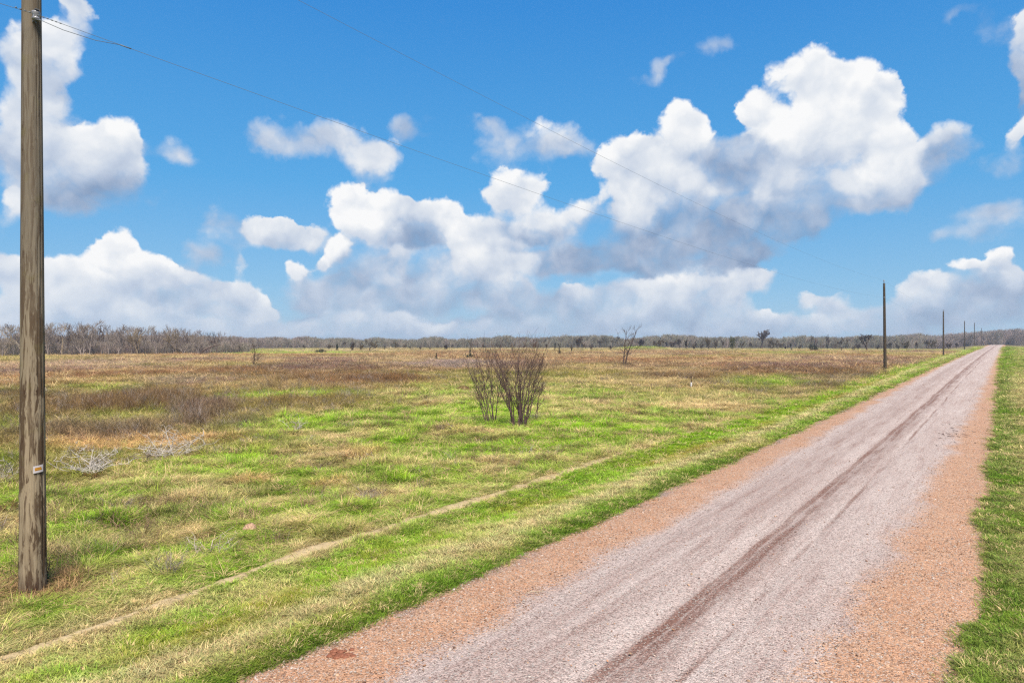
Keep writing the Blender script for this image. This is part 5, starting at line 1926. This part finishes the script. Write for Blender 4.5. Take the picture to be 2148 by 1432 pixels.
# ------------------------------------------------------------------ small things in the grass and on the road
def simple_mat(name, c0, c1, scale, rough=.9, k=1.0, bump=.01):
    m, N, out = new_mat(name)
    pos = N.n.new('ShaderNodeTexCoord').outputs['Object']
    n = N.noise(pos, scale, 5, .65)
    col = N.mix(N.map(n, .3, .7), srgb(*c0, E * k), srgb(*c1, E * k))
    principled(N, out, col, rough, bump=n, bump_d=bump, spec=.1)
    return m


def on_road_at(px, py):
    """like at(), for a spot on the road surface"""
    xr, t = (px - CX) / F_PX, (py - HY) / F_PX
    d = CAM_H / t
    z = 0.0
    for _ in range(20):
        u, q = uq(xr * d, d)
        z = float(road_z(u)) + .07 * (1 - min(1.1, abs((q + ROAD_W / 2) / (ROAD_W / 2))) ** 2)
        d = .5 * d + .5 * (CAM_H - z) / t
    return Vector((xr * d, d, z))


def build_stake():
    p = at(1450, 812)
    root = empty('survey_stake', p)
    rust = simple_mat('rusty steel', (54, 34, 22), (92, 60, 40), 30)
    white = simple_mat('white plastic', (232, 226, 220), (244, 240, 236), 6, .5, 1.4)
    d = p.y
    h = 23 / F_PX * d
    new_obj('post', np_mesh('post', *join([box_arr(0, 0, h / 2 - .05, .05, .012, h + .1), box_arr(0, .02, h / 2 - .05, .010, .04, h + .1)]), smooth=False), root, rust)
    a = np.linspace(0, 2 * np.pi, 14, endpoint=False)
    rings = []
    for z in (0.0, .06, .34, .36):
        rr = .058 + (.012 * np.sin(3 * a + z * 9)) + (.012 if z < .05 else 0)
        rings.append(np.stack([rr * np.cos(a), rr * .7 * np.sin(a), np.full(14, z)], -1))
    new_obj('sleeve', np_mesh('sleeve', *ring_mesh(rings, False, False)), root, white)
    tag(root, "dark metal stake with a crumpled white sleeve round its foot in the open field", 'stake')


def build_mounds():
    def mound(name, px, py, w, h, mat, label, cat, seed, squash=1.0):
        g = np.random.default_rng(seed)
        loc = at(px, py)
        nr, ns = 14, 30
        a = np.linspace(0, 2 * np.pi, ns, endpoint=False)
        rings = []
        for k in range(nr):
            f = k / nr
            r = w * (1 - f) ** .9
            rr = r * (1 + .35 * (fbm(np.cos(a) * 1.4 + 7, np.sin(a) * 1.4 + f, 1.0, 4, seed, .6) - .5) * 2)
            z = h * (1 - (1 - f) ** 2.0) - .06 + (fbm(np.cos(a) * 3 + f * 5, np.sin(a) * 3, .7, 3, seed + 3) - .5) * .35 * h
            rings.append(np.stack([rr * np.cos(a), rr * squash * np.sin(a), z], -1))
        o = new_obj(name, np_mesh(name, *ring_mesh(rings, True, False)), None, mat)
        o.location = loc
        return tag(o, label, cat)
    pinkish = simple_mat('dry ant-hill soil', (186, 142, 116), (226, 190, 160), 26, .95, 1.4, .02)
    brown = simple_mat('dark brown soil', (84, 58, 38), (132, 96, 66), 14, .95, 1.3, .03)
    clay = simple_mat('red clay', (140, 84, 62), (184, 124, 98), 30, .95, 1.4, .02)
    mound('dirt_mound', 525, 1110, .155, .16, pinkish, "small pinkish dirt mound in bright green grass, left foreground", 'dirt mound', 5, .8)
    mound('dirt_mound', 972, 819, .75, .34, brown, "dark brown dirt mound in the field just left of the bare shrubs", 'dirt mound', 6, .7)

    # clods of red clay on the near road edge
    g = np.random.default_rng(9)
    root = empty('clay_clod', on_road_at(706, 1374))
    root.location.z += .01
    for k in range(22):
        s = g.uniform(.012, .045)
        a = np.linspace(0, 2 * np.pi, 10, endpoint=False)
        rings = [np.stack([s * f * (1 + .25 * g.normal(0, 1, 10) * .5) * np.cos(a), s * f * np.sin(a), np.full(10, s * zz)], -1) for f, zz in ((1, -.1), (.95, .15), (.7, .32), (.3, .42))]
        o = new_obj('lump', np_mesh('lump', *ring_mesh(rings, True, False), smooth=False), root, clay)
        o.location = (g.normal(0, .11), g.normal(0, .07), 0)
    tag(root, "crumbled clod of reddish brown clay on the near left edge of the road", 'clod')
    # broken bits of old tar where the seal has cracked
    tar = simple_mat('old tar', (92, 68, 60), (124, 98, 88), 20, .9, 1.0, .01)
    V, Q = [], []
    c = on_road_at(2008, 908)
    u0, q0 = uq(c.x, c.y)
    for k in range(44):
        uu, qq = u0 + g.normal(0, 1.6), q0 + g.normal(0, .26)
        if k > 30:
            uu, qq = u0 + g.uniform(-8, 40), -ROAD_W + .55 + g.normal(0, .14)
        L, W = g.uniform(.03, .13), g.uniform(.015, .04)
        ang = g.normal(.9, .5)
        x, y = xy(uu, qq)
        t = (qq + ROAD_W / 2) / (ROAD_W / 2)
        z = float(road_z(uu)) + .07 * (1 - min(1.1, abs(t)) ** 2) + .004
        ca, sa = math.cos(ang), math.sin(ang)
        i = len(V)
        ring = []
        for m in range(7):
            th = m / 7 * 2 * math.pi
            lx, ly = L * math.cos(th) * g.uniform(.6, 1.1), W * math.sin(th) * g.uniform(.6, 1.1)
            ring.append((x + ca * lx - sa * ly, y + sa * lx + ca * ly, z))
        V += ring + [(x, y, z + .010)]
        for m in range(7):
            Q.append([i + m, i + (m + 1) % 7, i + 7])
    o = new_obj('tar_crumbs', np_mesh('tar_crumbs', np.array(V), None, np.array(Q), smooth=False), None, tar)
    tag(o, "broken dark crumbs of old tar along the right side of the road", 'tar crumbs', kind='stuff')
    # a dropped twig on the road
    tw = on_road_at(1122, 1247)
    pts = np.array([[-.11, 0, .012], [-.03, .02, .022], [.05, .015, .02], [.12, .05, .015]])
    o = new_obj('twig', np_mesh('twig', *join([tube(pts, [.005, .006, .005, .003], 6), tube([[.0, .02, .02], [.03, -.03, .016], [.05, -.05, .008]], [.004, .003, .002], 5)])), None, BARK_PALE)
    o.location = tw
    o.location.z += .012
    tag(o, "small curved dry twig lying on the left gravel shoulder of the road", 'twig')


def build_brush():
    """heaps of bleached dead branches lying in the field at the left"""
    pale = bark_material('bleached dead wood', srgb(184, 172, 160, E * 1.7), srgb(226, 216, 206, E * 1.7), 12)
    dull = bark_material('grey dead wood', srgb(146, 124, 104, E * 1.4), srgb(186, 166, 146, E * 1.4), 12)

    def heap(px, py, w, h, n, mat, label, seed, upright=.5):
        g = np.random.default_rng(seed)
        root = empty('brush_pile', at(px, py))
        for k in range(n):
            a = g.uniform(0, 2 * np.pi)
            el = g.uniform(.05, upright)
            L = w * g.uniform(.5, 1.1)
            limbs = []
            p = np.array([g.normal(0, w * .22), g.normal(0, w * .22), .02])
            d = np.array([math.cos(a) * math.cos(el), math.sin(a) * math.cos(el), math.sin(el)])
            pts = [p]
            for m in range(5):
                d = d + g.normal(0, .12, 3)
                d[2] = max(d[2], -.02 if pts[-1][2] > .05 else .02)
                d /= np.linalg.norm(d)
                pts.append(pts[-1] + d * L / 5)
            pts = np.array(pts)
            pts[:, 2] = np.clip(pts[:, 2], .01, h)
            r0 = g.uniform(.009, .016)
            limbs.append((pts, np.linspace(r0, r0 * .3, 6)))
            for m in range(9):
                i = int(g.integers(1, 6))
                e = pts[i] + np.array([g.normal(0, .3), g.normal(0, .3), abs(g.normal(.15, .15))]) * w * .5
                mid = (pts[i] + e) / 2 + g.normal(0, .03, 3)
                limbs.append((np.array([pts[i], mid, e]), np.array([r0 * .5, r0 * .4, r0 * .18])))
            new_obj('branch', limbs_mesh('branch', limbs, mat), root)
        tag(root, label, 'brush pile', 'heaps of dead branches in the field')
    heap(352, 958, 1.15, .75, 22, pale, "bleached dead branches fanning up from the grass, largest heap near the pole", 1, .95)
    heap(195, 990, .75, .5, 26, pale, "tangled heap of pale dead twigs just right of the near pole", 2, .9)
    heap(490, 852, 1.6, .8, 14, dull, "heap of dull brown dead branches at the right end of the tall brown weeds", 3, .7)
    heap(290, 968, .8, .25, 10, dull, "flat scatter of grey dead twigs between the two bleached branch heaps", 4, .3)
    heap(8, 1010, .9, .7, 8, pale, "pale dead branches at the left edge behind the near pole", 5, 1.0)
    heap(160, 958, .5, .55, 7, pale, "few upright bleached twigs in the straw patch above the tangled heap", 6, 1.2)
    heap(620, 905, .6, .5, 6, pale, "small sprig of pale dead branches left of the bare shrubs, in green grass", 7, 1.0)


def build_tussocks():
    """single clumps of dry grass that stand out from the rest"""
    mat = leaf_material('dry tussock', None, srgb(216, 184, 132, EP), .2)
    rus = leaf_material('rust tussock', None, srgb(186, 150, 108, EP * .85), .2)
    brn = leaf_material('brown stems', None, srgb(132, 100, 66, EP * .7), .1)
    G = 'tussocks of dry grass'

    def tus(px, py, r, h, m, label, seed, n=160):
        g = np.random.default_rng(seed)
        o = new_obj('tussock', blades_mesh('tussock', g, n, r, h * .5, h, .011 + .004 * h, .9, m, 0, .9, .8))
        o.location = at(px, py)
        tag(o, label, 'grass tussock', G)
    tus(1037, 912, .42, .42, mat, "pale straw tussock at the foot of the bare shrubs", 1, 260)
    tus(938, 898, .5, .30, rus, "rusty dry tussock in green grass left of the bare shrubs", 2, 220)
    tus(330, 1050, .30, .30, brn, "brown spiky tussock right of the near pole, mid-left field", 3)
    tus(420, 1122, .26, .22, mat, "straw coloured tussock left of the pinkish dirt mound", 4)
    tus(170, 1208, .24, .16, rus, "flattened reddish tussock right of the near pole's foot", 5, 200)
    tus(18, 1075, .30, .34, brn, "dark brown spiky tussock at the left edge beside the near pole", 6)
    tus(185, 1004, .26, .24, brn, "brown tussock beside the tangled heap of pale twigs", 7)
    tus(745, 962, .45, .40, brn, "brown stemmy tussock in the green field left of centre", 8, 120)
    tus(335, 1140, .10, .30, brn, "few dark upright stems in the grass right of the near pole", 9, 16)
    # dead grass heaped round the foot of the near pole
    g = np.random.default_rng(77)
    x0, y0 = xy(np.float64(POLE_U[0]), np.float64(POLE_Q))
    parts = []
    src = [blades_mesh('pole_thatch', g, 70, .16, .05, .15, .0065, 1.5, rus, 0, 1.5, 1.0) for _ in range(4)]
    coll = pattern_collection('thatch_tufts', src)
    n = 110
    a = g.uniform(0, 2 * np.pi, n)
    r = .17 + np.abs(g.normal(0, .33, n))
    x, y = x0 + r * np.cos(a), y0 + r * np.sin(a)
    tint = np.ones((n, 3))
    scatter('dead_grass', coll, np.stack([x, y, ground_z(x, y)], -1), euler_up(g, n, .2), np.repeat(g.uniform(.7, 1.2, (n, 1)), 3, 1), g.integers(0, 4, n), tint)


build_stake()
build_mounds()
build_brush()
build_tussocks()
# ------------------------------------------------------------------ air
def build_haze():
    m, N, out = new_mat('air')
    v = N.n.new('ShaderNodeVolumePrincipled')
    v.inputs['Color'].default_value = (.86, .92, 1.0, 1)
    v.inputs['Density'].default_value = HAZE
    v.inputs['Anisotropy'].default_value = .3
    N.l.new(v.outputs[0], out.inputs['Volume'])
    V, Q, _ = box_arr(0, 0, (13.4 - HAZE_FLOOR) / 2 + HAZE_FLOOR, 24000, 24000, 13.4 - HAZE_FLOOR)
    o = new_obj('haze', np_mesh('haze', V, Q, smooth=False), None, m)
    return tag(o, kind='stuff')


HAZE = .0004
HAZE_FLOOR = min(v.co.z for v in bpy.data.objects['ground'].data.vertices) - 1.0
build_haze()
